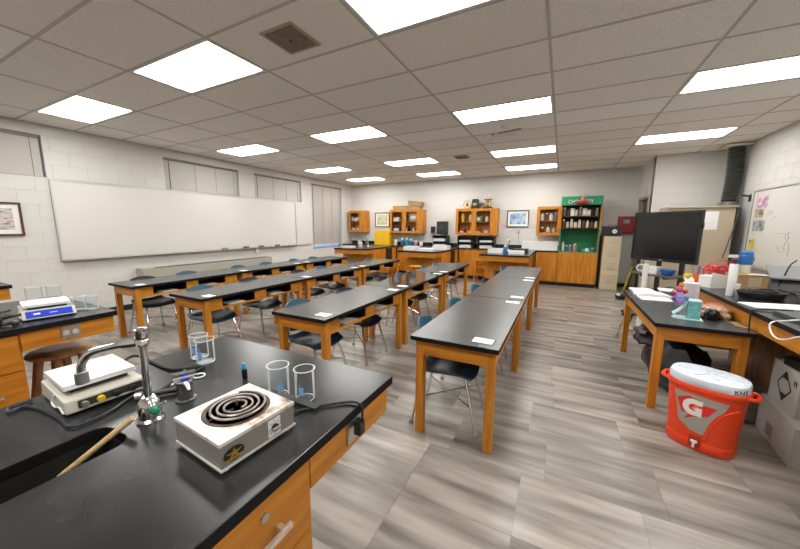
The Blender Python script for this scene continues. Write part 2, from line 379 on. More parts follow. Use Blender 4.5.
# ---------------------------------------------------------------- student tables
def make_table(slots=True, end=1.53):
    t = thing('student_table', '', 'table')
    edged(B('tabletop', table_top, -.305, .305, 0, end, .729, .76, t, .003, seg=2))
    for x in (-.252, .252):
        for y in (.075, end-.075): B('leg', oakz, x-.029, x+.029, y-.029, y+.029, 0, .729, t, .003)
    for y in (.058, end-.058): B('end_apron', oakx, -.223, .223, y-.011, y+.011, .615, .729, t, .002)
    B('side_apron', oaky, -.272, -.25, .104, end-.104, .615, .729, t, .002)
    if slots:
        B('lower_rail', oaky, .245, .27, .104, end-.104, .597, .619, t, .002)
        for a, b in ((.104, .25), (.68, .85), (1.28, end-.104)): B('apron_block', oaky, .248, .27, a, b, .619, .729, t, .002)
        for a, b in ((.25, .68), (.85, 1.28)):
            g = G(); g.box(-.05, .262, a, b, .60, .606); g.box(-.05, -.044, a, b, .606, .727); g.box(-.044, .262, a, a+.006, .606, .727); g.box(-.044, .262, b-.006, b, .606, .727); g.obj('book_box', black_pl, t)
    else: B('side_apron', oaky, .25, .272, .104, end-.104, .615, .729, t, .002)
    return t
ROWS = [('A', -.607, 'row beside the open aisle'), ('B', -2.0, 'second row from the aisle'), ('C', -3.65, 'third row from the aisle'), ('D', -5.1, 'row nearest the whiteboard')]
TP = 1.545; Y1 = 1.97
tab = make_table()
card_m = mat('card_edge', (.03, .03, .03), .6)
first = True
for key, x, rn in ROWS:
    for k in range(3):
        t = tab if first else copy_tree(tab); first = False
        t.location = (x, Y1+TP*k, 0); t['group'] = 'black topped student tables'
        t['label'] = 'black topped oak table, %s in the %s' % (['nearest', 'middle', 'farthest'][k], rn)
        if key == 'B' and k == 1:
            for ch in t.children:
                if ch.name.startswith('tabletop'): ch.data = ch.data.copy(); ch.data.materials[0] = gloss_top
        for e, yy in ((0, .13), (1, 1.40)):
            if e == 1 and (k == 2 or key in 'CD' and k == 0): continue
            g = G(); g.box(-.075, .075, -.055, .055, 0, .0012); p = thing('paper_sign', 'white paper sign at the %s end of the %s table, %s' % (['near', 'far'][e], ['nearest', 'middle', 'farthest'][k], rn), 'paper', (x+.20+rnd.uniform(-.02, .02), Y1+TP*k+yy, .7602), rnd.uniform(-.06, .06), 'paper signs on the student tables')
            g.obj('backing', card_m, p); B('sheet', white_pp, -.068, .068, -.048, .048, .0012, .0022, p)
            if key == 'A' and k == 0 and e == 0:
                for q in range(3): B('print_line', mat('ink', (.25, .25, .26), .8), -.045, .045-.01*q, .022-.02*q, .026-.02*q, .0022, .0026, p)
        if key != 'A':
            for q, yy in enumerate((.46, 1.06)):
                g = G(); g.box(.04, .19, -.10, .10, 0, .020); o = g.obj('workbook', white_pp, None, .003, loc=(x+.06, Y1+TP*k+yy, .6062), rz=rnd.uniform(-.12, .12))
                tag(o, 'white workbook in the %s book slot of the %s table, %s' % (['near', 'far'][q], ['nearest', 'middle', 'farthest'][k], rn), 'book', 'workbooks in the table slots')
# ---------------------------------------------------------------- chairs (face +x)
def make_chair(m):
    t = thing('classroom_chair', '', 'chair')
    def seat(u, v):
        k = math.sqrt(max(0, 1-.22*v*v)); l = math.sqrt(max(0, 1-.22*u*u)); x = .015+.205*u*k; y = .215*v*l
        return (x, y, .443+.018*v*v-.012*(1-v*v)*(1-u*u)-(.03*max(0, u-.55)/.45 if u > .55 else 0)+(.03*((-u-.6)/.4)**2 if u < -.6 else 0))
    G().sheet(seat, 10, 10, .012).obj('seat', seat_ch if m == navy_ch else mat('seat_blue', (.013, .042, .075), .28), t, smooth=True)  # seats share the backs' plastic; shade put into a darker colour
    def back(u, v):
        k = math.sqrt(max(0, 1-.3*v*v)); l = math.sqrt(max(0, 1-.30*u*u)); z = .648+.146*v*l
        return (-.205-.075*(z-.52)/.31+.045*u*u, -.188*u*k, z)
    G().sheet(back, 12, 8, .011).obj('backrest', m, t, smooth=True)
    for sx in (-1, 1):
        for sy in (-1, 1):
            top = Vector((.13 if sx > 0 else -.15, sy*.15, .425)); bot = Vector((.245 if sx > 0 else -.255, sy*.215, .02))
            lg = G().tube([top, top+Vector((sx*.02, sy*.01, -.012)), bot], .0125, 8).obj('leg', chrome, t, smooth=True)
            G().lathe([(.012, .03), (.019, .02), (.019, .004), (.014, 0)], 10, (bot.x, bot.y, 0)).obj('glide', steel, lg, smooth=True)
    for s in (-1, 1):
        G().tube([(.185, s*.178, .21), (-.20, -s*.178, .21)], .006, 6).obj('brace', chrome, t)
        G().tube([(-.15, s*.15, .425), (-.195, s*.15, .47), (-.225, s*.15, .6), (-.243, s*.15, .70)], .010, 7).obj('back_post', chrome, t, smooth=True)
        G().tube([(.13, s*.15, .422), (-.15, s*.15, .422)], .010, 6).obj('seat_rail', chrome, t)
    return t
cb, cn = make_chair(blue_ch), make_chair(navy_ch); usedc = set()
NAVY = {('A', 3), ('A', 4), ('B', 1), ('B', 2), ('C', 1), ('C', 2), ('D', 0)}
def place_chair(x, y, rz, navy, label, group=None):
    src = cn if navy else cb
    c = copy_tree(src) if navy in usedc else src
    usedc.add(navy); c.location = (x, y, 0); c.rotation_euler.z = rz; c['label'] = label
    if group: c['group'] = group
CY = [.36, 1.12, 2.0, 2.62, 3.52, 4.18]
CYS = {'A': CY, 'B': [.32, 1.06, 2.02, 2.55, 3.55, 4.15], 'C': [.34, 1.05, 2.0, 2.6, 3.55, 4.2], 'D': [.40, 1.0, 1.95, 2.55, 3.35, 3.95]}
for key, x, rn in ROWS:
    for k in range(6):
        nv = (key, k) in NAVY
        place_chair(x-(.12 if key == 'A' else .075)+rnd.uniform(-.02, .015), Y1+CYS[key][k], rnd.uniform(-.09, .09), nv, '%s plastic chair with chrome legs, %s chair in the %s' % ('dark navy' if nv else 'blue', ORD[k], rn), 'chairs pushed under the student tables')
# ---------------------------------------------------------------- lab benches
def bench(name, label, loc, rz, L, sink=None, group=None, drawers=True):
    """free end at local y=0, carcass runs to -L; drawers and sockets on the +x side"""
    t = thing(name, label, 'lab bench', loc, rz, group); w_ = .533; ov = .03; kb = .47
    if sink:
        x0, x1, y0, y1 = sink; g = G(); r = (x1-x0)/2*.55
        outer = [(-w_, -L), (w_, -L), (w_, 0), (-w_, 0)]; inner = []
        for cx, cy, a0 in ((x1-r, y1-r, 0), (x0+r, y1-r, 90), (x0+r, y0+r, 180), (x1-r, y0+r, 270)):
            inner += [(cx+r*math.cos(R(a0+q)), cy+r*math.sin(R(a0+q))) for q in range(0, 91, 15)]
        ed = []
        for lp in (outer, inner):
            vv = [g.b.verts.new((*p, .914)) for p in lp]; ed += [g.b.edges.new((vv[i], vv[(i+1) % len(vv)])) for i in range(len(vv))]
        bmesh.ops.triangle_fill(g.b, edges=ed, use_beauty=True)
        for f in g.b.faces:
            if f.normal.z < 0: f.normal_flip()
        ex = bmesh.ops.extrude_face_region(g.b, geom=g.b.faces[:]); bmesh.ops.translate(g.b, vec=(0, 0, -.034), verts=[v for v in ex['geom'] if isinstance(v, bmesh.types.BMVert)])
        bmesh.ops.recalc_face_normals(g.b, faces=g.b.faces)
        edged(g.obj('worktop', black_top, t, .003, seg=2))
        g = G(); d = .52
        for q in ((x0-.01, x1+.01, y0-.01, y1+.01, d-.01, d), (x0-.012, x0, y0, y1, d, .879), (x1, x1+.012, y0, y1, d, .879), (x0-.012, x1+.012, y0-.012, y0, d, .879), (x0-.012, x1+.012, y1, y1+.012, d, .879)): g.box(*q)
        g.obj('sink_basin', black_rub, t)
    else: edged(B('worktop', black_top, -w_, w_, -L, 0, .88, .914, t, .003, seg=2))
    e = w_-ov
    for s in (-1, 1): B('side_apron', oaky, s*e-.011, s*e+.011, -kb, -ov-.011, .765, .88, t, .002)
    B('end_apron', oakx, -e-.011, e+.011, -ov-.011, -ov+.011, .765, .88, t, .002)
    g = G(); g.box(-e, e, -L+.01, -kb, .1, .48); g.box(-e, -e+.02, -L+.01, -kb, .48, .88); g.box(e-.02, e, -L+.01, -kb, .48, .88); g.box(-e+.02, e-.02, -kb-.02, -kb, .48, .88); g.obj('carcass', oakz, t)
    B('toe_kick', kick_m, -e+.06, e-.06, -L+.01, -kb-.05, 0, .1, t)
    if drawers:
        yy = -kb-.012
        while yy-.6 > -L:
            for z0, z1 in ((.655, .872), (.40, .648), (.125, .393)):
                dw = B('drawer', oaky, e, e+.018, yy-.59, yy, z0, z1, t, .003); zc = (z0+z1)/2
                h = G(); h.box(e+.018, e+.045, yy-.395, yy-.38, zc-.008, zc+.008); h.box(e+.018, e+.045, yy-.125, yy-.11, zc-.008, zc+.008); h.box(e+.038, e+.048, yy-.41, yy-.095, zc-.0065, zc+.0065); h.obj('handle', mat('pull_metal', (.80, .79, .77), .3, .85), dw, .002)
                if z0 > .6: G().cyl((e+.017, yy-.155, zc+.062), .011, .006, 14, 'x').obj('lock', steel, dw, smooth=True)
            yy -= .61
    op = B('outlet_plate', steel, e+.011, e+.016, -.295, -.205, .785, .868, t, .002)
    for q in (-.272, -.228): G().cyl((e+.0155, q, .826), .017, .003, 14, 'x').obj('socket', mat('socket_grey', (.60, .55, .45), .5), op)
    return t
FB = 'oak lab benches at the front of the room'
BX = -1.117
bench('lab_bench', 'large near black topped lab bench holding the coil burner', (BX, 1.09, 0), 0, 2.5, sink=(-.105, .05, -1.5, -.695), group=FB)
bench('lab_bench', 'black topped lab bench at left with the blue panel stirrer', (-3.385, 1.07, 0), 0, 2.5, group=FB)
bench('lab_bench', 'black topped lab bench corner peeking in at far left edge', (-5.563, 1.06, 0), 0, 2.5, group=FB)
def peninsula(xc, label):
    t = bench('lab_peninsula', label, (xc, 7.32, 0), math.pi, 1.9, group='oak peninsulas along the back wall', drawers=False)
    e = .503
    # +x side of the room is local -x here; doors and dark cubby there
    for a, b in ((-.93, -.48), ): B('door', oakz, -e-.016, -e, a, b, .12, .87, t, .003)
    B('door', oakz, -e-.016, -e, -1.18, -.94, .12, .87, t, .003)
    g = G(); g.box(-e-.002, -e+.001, -1.62, -1.22, .42, .86); g.obj('cubby', mat('cubby_shade_brown', (.02, .012, .006), .7), t)  # flat dark sheet, nothing recessed: shade of the opening put into colour
    B('cubby_frame', oaky, -e-.016, -e-.001, -1.64, -1.20, .86, .879, t); B('cubby_frame', oakz, -e-.016, -e-.001, -1.88, -1.63, .12, .87, t)
    return t
PX = [-5.33, -3.25, -1.13]
peninsula(PX[0], 'oak peninsula with black top under the tall window'); peninsula(PX[1], 'oak peninsula in the middle of the back wall'); peninsula(PX[2], 'oak peninsula beside the emergency green hutch'.replace('emergency ', ''))
# ---------------------------------------------------------------- back counter
YC = 9.22
g = G(); g.box(XL, -.056, YC, YB, .88, .914); tag(g.obj('worktop', black_top, None, .004), 'long black worktop running along the back wall', 'worktop')
g = G(); g.box(XL+.002, -.06, YB-.022, YB-.001, .9142, 1.02); tag(g.obj('backsplash', black_top, None, .003), 'black backsplash strip standing on the back worktop', 'backsplash')
def base_unit(x0, x1, nd, label):
    t = thing('base_cabinet', label, 'cabinet', ((x0+x1)/2, YC, 0), 0, 'oak base cabinets'); h = (x1-x0)/2-.001; dp = YB-YC-.012
    B('carcass', oakz, -h, h, .03, dp, .1, .878, t); B('toe_kick', kick_m, -h, h, .085, dp, 0, .1, t)
    for i in range(nd):
        a = -h+2*h*i/nd; b = -h+2*h*(i+1)/nd
        d = B('door', oakz, a+.004, b-.004, .012, .03, .115, .872, t, .002); s = 1 if i % 2 else -1
        xk = a+.05 if i % 2 else b-.05
        G().cyl((xk, .0, .80), .01, .013, 10, 'y').obj('knob', oakx, d, smooth=True)
base_unit(-4.79, -4.30, 1, 'narrow oak base cabinet right of the window peninsula'); base_unit(-4.30, -3.79, 1, 'narrow oak base cabinet left of the middle peninsula')
base_unit(-2.71, -2.19, 1, 'oak base cabinet just right of the middle peninsula'); base_unit(-2.19, -1.67, 1, 'oak base cabinet behind the wooden step stool')
base_unit(-.59, -.06, 1, 'oak base cabinet between the right peninsula and the green hutch'); base_unit(XL+.01, -5.87, 2, 'oak base cabinet in the corner below the tall window')
# ---------------------------------------------------------------- wall cabinets with glass doors
YCB = 9.52
def wall_cab(x0, x1, z0, z1, doors, label):
    t = thing('wall_cabinet', label, 'cabinet', (x0, YB, z0), 0, 'glass fronted wall cabinets'); Wd, Ht = x1-x0, z1-z0; dp = YB-YCB-.005
    for q in ((0, .02, 0, Ht), (Wd-.02, Wd, 0, Ht)): B('side_panel', oakz, q[0], q[1], -dp, -.002, q[2], q[3], t, .002)
    B('top_panel', oakx, .02, Wd-.02, -dp, -.002, Ht-.02, Ht, t); B('bottom_panel', oakx, .02, Wd-.02, -dp, -.002, 0, .02, t); B('back_panel', oakz, .02, Wd-.02, -.012, -.002, .02, Ht-.02, t)
    B('shelf', oakx, .02, Wd-.02, -dp+.03, -.012, Ht/2-.01, Ht/2+.01, t)
    edge = 0
    for a, b in doors:
        d = link('door', None, t); edge = max(edge, b)
        g = G(); s = .075
        for q in ((a, a+s, 0, Ht), (b-s, b, 0, Ht), (a+s, b-s, 0, s), (a+s, b-s, Ht-s, Ht)): g.box(q[0]+.002, q[1]-.002 if q[1] == b else q[1], -dp-.022, -dp-.002, q[2], q[3])
        bpy.data.objects.remove(d); d = g.obj('door', oakz, t); B('pane', glass_m, a+s, b-s, -dp-.014, -dp-.011, s, Ht-s, d)
        G().cyl((b-.03 if a == 0 else a+.03, -dp-.036, .12), .011, .014, 10, 'y').obj('knob', oakx, d, smooth=True)
    if Wd-edge > .04: B('filler_panel', oakz, edge+.003, Wd, -dp-.02, -dp-.001, 0, Ht, t)
    return (x0, x1, z0, z1)
CABS = [wall_cab(-6.90, -6.22, 1.34, 2.08, [(0, .52)], 'small oak wall cabinet with one glass door by the tall window'),
        wall_cab(-5.21, -4.02, 1.32, 2.08, [(0, .53), (.53, 1.06)], 'oak wall cabinet with two glass doors and boxes on top'),
        wall_cab(-2.92, -1.69, 1.29, 2.07, [(0, .55), (.55, 1.10)], 'oak wall cabinet with two glass doors and trophies on top'),
        wall_cab(-.64, -.06, 1.32, 2.08, [(0, .58)], 'oak wall cabinet with one glass door beside the green hutch')]
# things standing on cabinet shelves
PAL = {'white': (.78, .77, .74), 'navy': (.02, .04, .12), 'tan': (.50, .33, .15), 'yellow': (.75, .48, .03), 'green': (.08, .25, .09), 'red': (.42, .04, .03), 'grey': (.25, .25, .25), 'blue': (.06, .18, .42), 'brown': (.14, .06, .025), 'pink': (.65, .25, .30), 'black': (.015, .015, .016), 'orange': (.72, .20, .02), 'cream': (.68, .60, .42), 'teal': (.05, .35, .35), 'purple': (.16, .06, .30)}
def pm(c): return mat('dye_'+c, PAL[c], .45)
def jar(name, colr, r, h, loc, label, group, lid='white', cat='jar'):
    t = thing(name, label, cat, loc, 0, group); G().lathe([(r*.95, 0), (r, .004), (r, h*.72), (r*.55, h*.82)], 12).obj('body', pm(colr), t, smooth=True)
    G().lathe([(r*.6, h*.82), (r*.6, h*.98), (r*.5, h)], 12).obj('cap', pm(lid), t, smooth=True); return t
def carton(name, colr, sx, sy, sz, loc, label, group, cat='box', rz=0):
    t = thing(name, label, cat, loc, rz, group); B('body', pm(colr), -sx/2, sx/2, -sy/2, sy/2, 0, sz, t, .004)
    B('label_panel', white_pp, -sx*.32, sx*.32, -sy/2-.0015, -sy/2, sz*.25, sz*.7, t); return t
CONT = [[('b', 'grey', .10, .16), ('b', 'white', .13, .12), ('b', 'grey', .1, .2), ('b', 'white', .16, .12), ('b', 'grey', .12, .18)],
        [('b', 'white', .2, .13), ('b', 'navy', .2, .2), ('b', 'tan', .28, .24), ('b', 'navy', .28, .2), ('b', 'black', .28, .22), ('j', 'white', .06, .16)],
        [('j', 'yellow', .05, .24), ('j', 'cream', .06, .2), ('b', 'green', .2, .16), ('j', 'white', .05, .15), ('b', 'red', .16, .14), ('b', 'orange', .16, .12), ('b', 'yellow', .14, .1), ('b', 'pink', .14, .14)],
        [('j', 'white', .05, .2), ('j', 'brown', .05, .21), ('j', 'white', .05, .19), ('j', 'grey', .05, .22), ('j', 'brown', .05, .2), ('j', 'white', .05, .2), ('j', 'white', .05, .18)]]
WHERE = ['cabinet by the tall window', 'cabinet with boxes on top', 'cabinet with trophies on top', 'cabinet beside the green hutch']
for ci, ((x0, x1, z0, z1), items) in enumerate(zip(CABS, CONT)):
    half = (len(items)+1)//2; wdt = [.52, 1.06, 1.10, .58][ci]
    for k, (ty, colr, s, h) in enumerate(items):
        row, idx = divmod(k, half); n = half if row == 0 else len(items)-half
        x = x0+.07+(wdt-.14)*(idx+.5)/n; z = z0+((z1-z0)/2+.0102 if row == 0 else .0202); y = 9.63
        lab = '%s %s, %s from left on the %s shelf of the %s' % (colr, 'jar' if ty == 'j' else 'box', ['first', 'second', 'third', 'fourth'][idx], ['upper', 'lower'][row], WHERE[ci])
        if ty == 'j': jar('jar', colr, s, h, (x, y, z), lab, 'things inside the wall cabinets')
        else: carton('box', colr, s, .14, h, (x, y, z), lab, 'things inside the wall cabinets')
# on top of the cabinets
card = mat('cardboard', (.38, .22, .10), .8, col2=(.45, .28, .135), scale=4)
def flat_box(x, y, z, sx, sy, sz, rz, label, tilt=0):
    t = thing('cardboard_box', label, 'box', (x, y, z), rz, 'cardboard boxes on the wall cabinet'); t.rotation_euler.y = tilt
    B('carton', card, -sx/2, sx/2, -sy/2, sy/2, 0, sz*.8, t, .003); B('lid', card, -sx/2-.006, sx/2+.006, -sy/2-.006, sy/2+.006, sz*.8, sz, t, .003)
flat_box(-4.86, 9.68, 2.081, .5, .26, .13, 0, 'flat cardboard box lying at left on the wall cabinet'); flat_box(-4.38, 9.68, 2.081, .46, .26, .12, 0, 'flat cardboard box under the tilted one on the wall cabinet')
flat_box(-4.33, 9.68, 2.225, .46, .26, .12, .05, 'tilted cardboard box topmost on the wall cabinet', .10)
t = thing('award_plaque', 'round gold and cream award disc on the wall cabinet', 'plaque', (-2.62, 9.66, 2.071))
gold = mat('gold_paint', (.55, .33, .07), .35, .6)
G().tube([(.115*math.cos(a*R(15)), 0, .125+.115*math.sin(a*R(15))) for a in range(24)], .011, 6, True).obj('ring', gold, t, smooth=True); G().cyl((0, -.003, .125), .105, .006, 24, 'y').obj('disc', mat('cream_disc', (.70, .58, .42), .5), t)
G().prism([(-.02, .06), (.05, .10), (.01, .19), (-.04, .15)], -.009, -.004, 'y').obj('emblem', pm('brown'), t); B('foot', gold, -.05, .05, -.03, .03, 0, .012, t)
t = thing('trophy', 'black wooden trophy block on the wall cabinet', 'trophy', (-2.37, 9.66, 2.071)); G().lathe([(.15, 0), (.15, .03), (.13, .05), (.12, .26), (.10, .28), (0, .28)], 4).xf(Matrix.Rotation(R(45), 4, 'Z')).obj('block', black_pl, t); B('plate', gold, -.05, .05, -.105, -.10, .10, .16, t)
t = thing('trophy', 'gold trophy with pillars and a small figure on top', 'trophy', (-2.0, 9.66, 2.071))
B('base', black_pl, -.12, .12, -.07, .07, 0, .05, t, .004)
for x in (-.08, .08): G().cyl((x, 0, .05), .016, .2, 10).obj('column', gold, t, smooth=True)
G().lathe([(.03, .05), (.05, .09), (.02, .16), (.05, .22), (.05, .25)], 12).obj('cup', mat('bright_gold', (.75, .50, .08), .25, .8), t, smooth=True)
B('platform', black_pl, -.11, .11, -.06, .06, .25, .27, t, .003); G().tube([(0, 0, .27), (0, 0, .33), (.02, 0, .37), (.01, 0, .42)], [.018, .012, .02, .008], 8).obj('figure', steel, t, smooth=True)
# pictures
def picture(label, M, wd, ht, art, fr, mt=.06):
    t = thing('framed_picture', label, 'picture'); t.matrix_world = M
    g = G(); f = .025
    for q in ((-wd/2, wd/2, -ht/2, -ht/2+f), (-wd/2, wd/2, ht/2-f, ht/2), (-wd/2, -wd/2+f, -ht/2+f, ht/2-f), (wd/2-f, wd/2, -ht/2+f, ht/2-f)): g.box(q[0], q[1], -.03, -.001, q[2], q[3])
    g.obj('frame', fr, t); B('mat_board', white_pp, -wd/2+f, wd/2-f, -.014, -.002, -ht/2+f, ht/2-f, t); m = f+mt
    B('print', art, -wd/2+m, wd/2-m, -.0155, -.0142, -ht/2+m, ht/2-m, t)
artA = ramp_mat('art_landscape', [(.3, (.10, .12, .10)), (.42, (.45, .47, .42)), (.52, (.65, .62, .58)), (.6, (.35, .12, .10)), (.7, (.55, .55, .50))], 5, stretch=(1, 1, 2.5))
artB = ramp_mat('art_green', [(.3, (.15, .22, .10)), (.45, (.55, .55, .35)), (.55, (.70, .66, .45)), (.65, (.30, .35, .20))], 9)
artC = ramp_mat('art_blue', [(.3, (.05, .10, .22)), (.45, (.22, .38, .60)), (.58, (.50, .62, .75)), (.68, (.62, .45, .38))], 7)
picture('dark red framed landscape print left of the long whiteboard', T((XL+.001, 1.36, 1.61)) @ Matrix.Rotation(R(90), 4, 'Z'), .64, .47, artA, mat('frame_red', (.10, .018, .016), .35))
picture('black framed print between the two left wall cabinets', T((-5.69, YB-.001, 1.765)), .58, .50, artB, mat('frame_dark', (.05, .025, .02), .4))
picture('framed blue print between the trophy cabinet and the hutch', T((-1.17, YB-.001, 1.77)), .60, .48, artC, MATS['frame_dark'])
# whiteboards
def board(label, M, ln, z0, z1):
    t = thing('whiteboard', label, 'whiteboard'); t.matrix_world = M
    B('panel', wboard, 0, ln, -.02, -.001, z0, z1, t)
    for q in ((0, ln, z0-.02, z0), (0, ln, z1, z1+.02), (-.02, 0, z0-.02, z1+.02), (ln, ln+.02, z0-.02, z1+.02)): B('trim', alu, q[0], q[1], -.028, -.001, q[2], q[3], t, .003)
    B('tray', alu, 0, ln, -.10, -.028, z0-.028, z0-.016, t, .003); return t
MLW = T((XL, 7.0, 0)) @ Matrix.Rotation(R(90), 4, 'Z') @ T((-4.97, 0, 0))
board('long whiteboard on the left wall under the small windows', MLW, 4.97, 1.0, 2.20)
for k, (y, cn_, s) in enumerate(((4.72, 'grey', 'grey eraser'), (5.28, 'black', 'black eraser'), (5.72, 'black', 'dark marker box'), (6.25, 'black', 'second black eraser'))):
    t = thing('board_eraser', '%s on the tray of the long whiteboard, %s from the left' % (s, ['first', 'second', 'third', 'fourth'][k]), 'eraser', (XL+.065, y, .984), 0, 'erasers on the whiteboard tray')
    B('felt', pm('grey'), -.025, .025, -.07, .07, 0, .02, t, .003); B('grip', pm(cn_), -.022, .022, -.065, .065, .02, .045, t, .004)
for k, y in enumerate((5.98, 6.1, 6.42, 6.6)):
    t = thing('marker', '%s marker on the tray of the long whiteboard' % ['red', 'blue', 'black', 'green'][k], 'marker', (XL+.065, y, .993), 0, 'markers on the whiteboard tray')
    G().cyl((0, -.06, 0), .008, .085, 8, 'y').obj('barrel', white_pl, t); G().cyl((0, .025, 0), .0085, .035, 8, 'y').obj('cap', pm(['red', 'blue', 'black', 'green'][k]), t)
t = thing('wall_panel', 'white pinboard panel right of the long whiteboard', 'panel', (XL, 7.03, 0)); B('sheet', wall_m, .001, .012, 0, .56, .98, 2.2, t); B('bottom_trim', alu, .001, .02, 0, .56, .96, .98, t)
t = thing('wall_outlet', 'surface outlet box with conduit below the long whiteboard', 'outlet', (XL+.0, 5.62, .86)); B('housing', white_pl, .001, .05, -.05, .05, 0, .1, t, .004); G().tube([(.02, 0, 0), (.02, 0, -.76)], .012, 8).obj('conduit', white_pl, t)
# heater under the whiteboard
t = thing('wall_heater', 'long beige metal heater along the left wall', 'heater', (XL, 3.03, 0)); bm_ = mat('heater_beige', (.42, .39, .33), .45)
B('cabinet', bm_, .001, .25, .16, 2.85, .06, .73, t, .01); B('base', kick_m, .001, .22, .18, 2.83, 0, .06, t); B('end_cover', bm_, .0005, .255, -.05, .159, .05, .745, t, .012)
for q in range(9): B('grille_slat', mat('grille_dark', (.12, .11, .10), .5), .03+.022*q, .04+.022*q, .2, 2.8, .73, .736, t)
# ---------------------------------------------------------------- hutch
gr = mat('green_paint', (.012, .27, .115), .5); hb = wood('z', 'hutch_brown', (.055, .022, .012), (.10, .04, .02))
t = thing('hutch', 'tall oak hutch with green painted back and green sign board', 'hutch', (-.055, YC, 0)); HX = .885; dp = YB-YC-.005
B('carcass', oakz, 0, HX, .03, dp, .1, .90, t); B('toe_kick', kick_m, .01, HX-.01, .09, dp, 0, .1, t)
for a, b, k in ((.005, HX/2-.002, HX/2-.05), (HX/2+.002, HX-.005, HX/2+.05)):
    d = B('door', oakz, a, b, .008, .03, .11, .885, t, .002); B('handle', oakz, k-.008, k+.008, -.012, .008, .70, .80, d, .003)
for a, b in ((0, .022), (HX-.022, HX)): B('side_panel', oakz, a, b, .05, dp, .90, 2.12, t)
B('front_edge', gr, .0, .028, .038, .05, .90, 1.50, t); B('front_edge', gr, HX-.028, HX, .038, .05, .90, 1.50, t); B('sill', gr, 0, HX, .02, .05, .90, .925, t)
B('back_panel', gr, .022, HX-.022, dp-.012, dp, .90, 1.52, t); B('upper_back', hb, .022, HX-.022, dp-.012, dp, 1.52, 2.10, t); B('work_surface', gr, .022, HX-.022, .05, dp-.012, .90, .915, t)
B('shelf', hb, .022, HX-.022, .05, dp-.012, 1.50, 1.525, t); B('shelf', hb, .022, HX-.022, .06, dp-.012, 1.80, 1.82, t); B('top_panel', hb, 0, HX, .05, dp, 2.10, 2.12, t)
sb = B('sign_board', gr, -.01, HX+.01, .02, .05, 2.085, 2.30, t); B('side_board', gr, HX-.012, HX+.01, .05, dp-.1, 2.121, 2.30, t)
text('sign_letters', 'CHEMISTRY', .13, white_pp, sb, T((HX*.47, .018, 2.165)) @ FACE_MY, .003, .82)
t = thing('red_plush', 'red toy sitting on the rim of the green sign board', 'toy', (HX*.5-.055, YC-.04, 2.095))
G().blob((0, 0, .05), (.16, .045, .045), 3, .25).obj('body', pm('red'), t, smooth=True); G().blob((.02, .01, .14), (.045, .035, .07), 5, .1).obj('head', mat('coral', (.75, .20, .16), .6), t, smooth=True)
for s in (-1, 1): G().tube(spline([(.02, .02, .2), (.02+s*.06, .03, .25), (.02+s*.12, .03, .23)]), .004, 5).obj('feeler', pm('grey'), t)
HS = 'bottles and boxes on the hutch shelves'
for row, z in ((0, 1.8203), (1, 1.5253)):
    for k in range(9):
        x = .02+k*.09; colr = [['grey', 'brown', 'white', 'cream', 'grey', 'cream', 'cream', 'black', 'grey'], ['brown', 'cream', 'cream', 'white', 'cream', 'brown', 'white', 'brown', 'cream']][row][k]
        lab = '%s bottle, number %s from the left on the %s hutch shelf' % (colr, ['one', 'two', 'three', 'four', 'five', 'six', 'seven', 'eight', 'nine'][k], ['upper', 'lower'][row])
        if row == 0 and k in (2, 5, 6): carton('box', colr, .088, .12, [.15, .2, .19][k % 3], (x, YC+.18, z), lab.replace('bottle', 'box'), HS)
        else: jar('reagent_bottle', colr, .036, rnd.uniform(.16, .23), (x, YC+.17, z), lab, HS, 'black' if k % 2 else 'white', 'bottle')
for k, (x, colr, h, r) in enumerate(((.04, 'white', .24, .035), (.13, 'blue', .15, .035), (.21, 'grey', .16, .035), (.32, 'pink', .2, .05), (.52, 'teal', .06, .05), (.60, 'white', .09, .055), (.72, 'blue', .10, .06))):
    jar('lab_jar', colr, r, h, (x, YC+.22, .9153), '%s %s standing in the green hutch bay, %s from left' % (colr, 'bottle' if h > .12 else 'tub', ['first', 'second', 'third', 'fourth', 'fifth', 'sixth', 'seventh'][k]), 'jars in the green hutch bay')
# file cabinet and things by it
fc = mat('file_beige', (.62, .52, .36), .4)
t = thing('file_cabinet', 'beige four drawer metal file cabinet beside the green hutch', 'cabinet', (.92, 9.14, 0)); B('body', fc, 0, .36, .012, .68, 0, 1.32, t, .006)
for k in range(4):
    d = B('drawer', fc, .012, .348, -.006, .012, .03+.322*k, .335+.322*k, t, .004); z = .22+.322*k
    G().tube(spline([(.12, -.006, z), (.13, -.028, z-.012), (.25, -.028, z-.012), (.26, -.006, z)]), .006, 6).obj('handle', steel, d, smooth=True); B('label_holder', steel, .15, .23, -.009, -.006, z+.035, z+.065, d)
t = thing('black_speaker', 'black box with a white disc on the file cabinet', 'speaker', (1.10, 9.36, 1.321)); B('housing', black_pl, -.21, .17, -.13, .13, 0, .24, t, .01); G().cyl((.03, -.137, .12), .05, .006, 20, 'y').obj('disc', white_pl, t); G().cyl((.03, -.142, .12), .015, .005, 12, 'y').obj('hub', pm('grey'), t)
G().tube(spline([(-.1, 0, .24), (-.08, 0, .262), (.06, 0, .262), (.08, 0, .24)]), .008, 6).obj('handle', black_pl, t)
rd = mat('red_box', (.30, .012, .016), .4); t = thing('red_wall_box', 'red metal emergency box on the back wall above the file cabinet', 'box', (1.25, YB, 1.39)); B('case', rd, 0, .35, -.13, -.001, 0, .42, t, .012); d = B('door', rd, .015, .335, -.142, -.13, .015, .405, t, .006); B('badge', pm('grey'), .10, .24, -.145, -.142, .24, .34, d, .002); G().cyl((.17, -.15, .30), .02, .006, 10, 'y').obj('latch', steel, d)
c = at(627, 289, z=0); t = thing('floor_sign', 'yellow folded floor sign leaning by the doorway', 'sign', (XS-.17, 9.30, 0)); t.rotation_euler = (0, R(12), R(-20)); ym = mat('sign_yellow', (.55, .45, .03), .5)
for s in (-.012, .012): G().prism([(-.14, 0), (.14, 0), (.09, .62), (-.09, .62)], s-.008, s+.008, 'x').obj('panel', ym, t, .004)
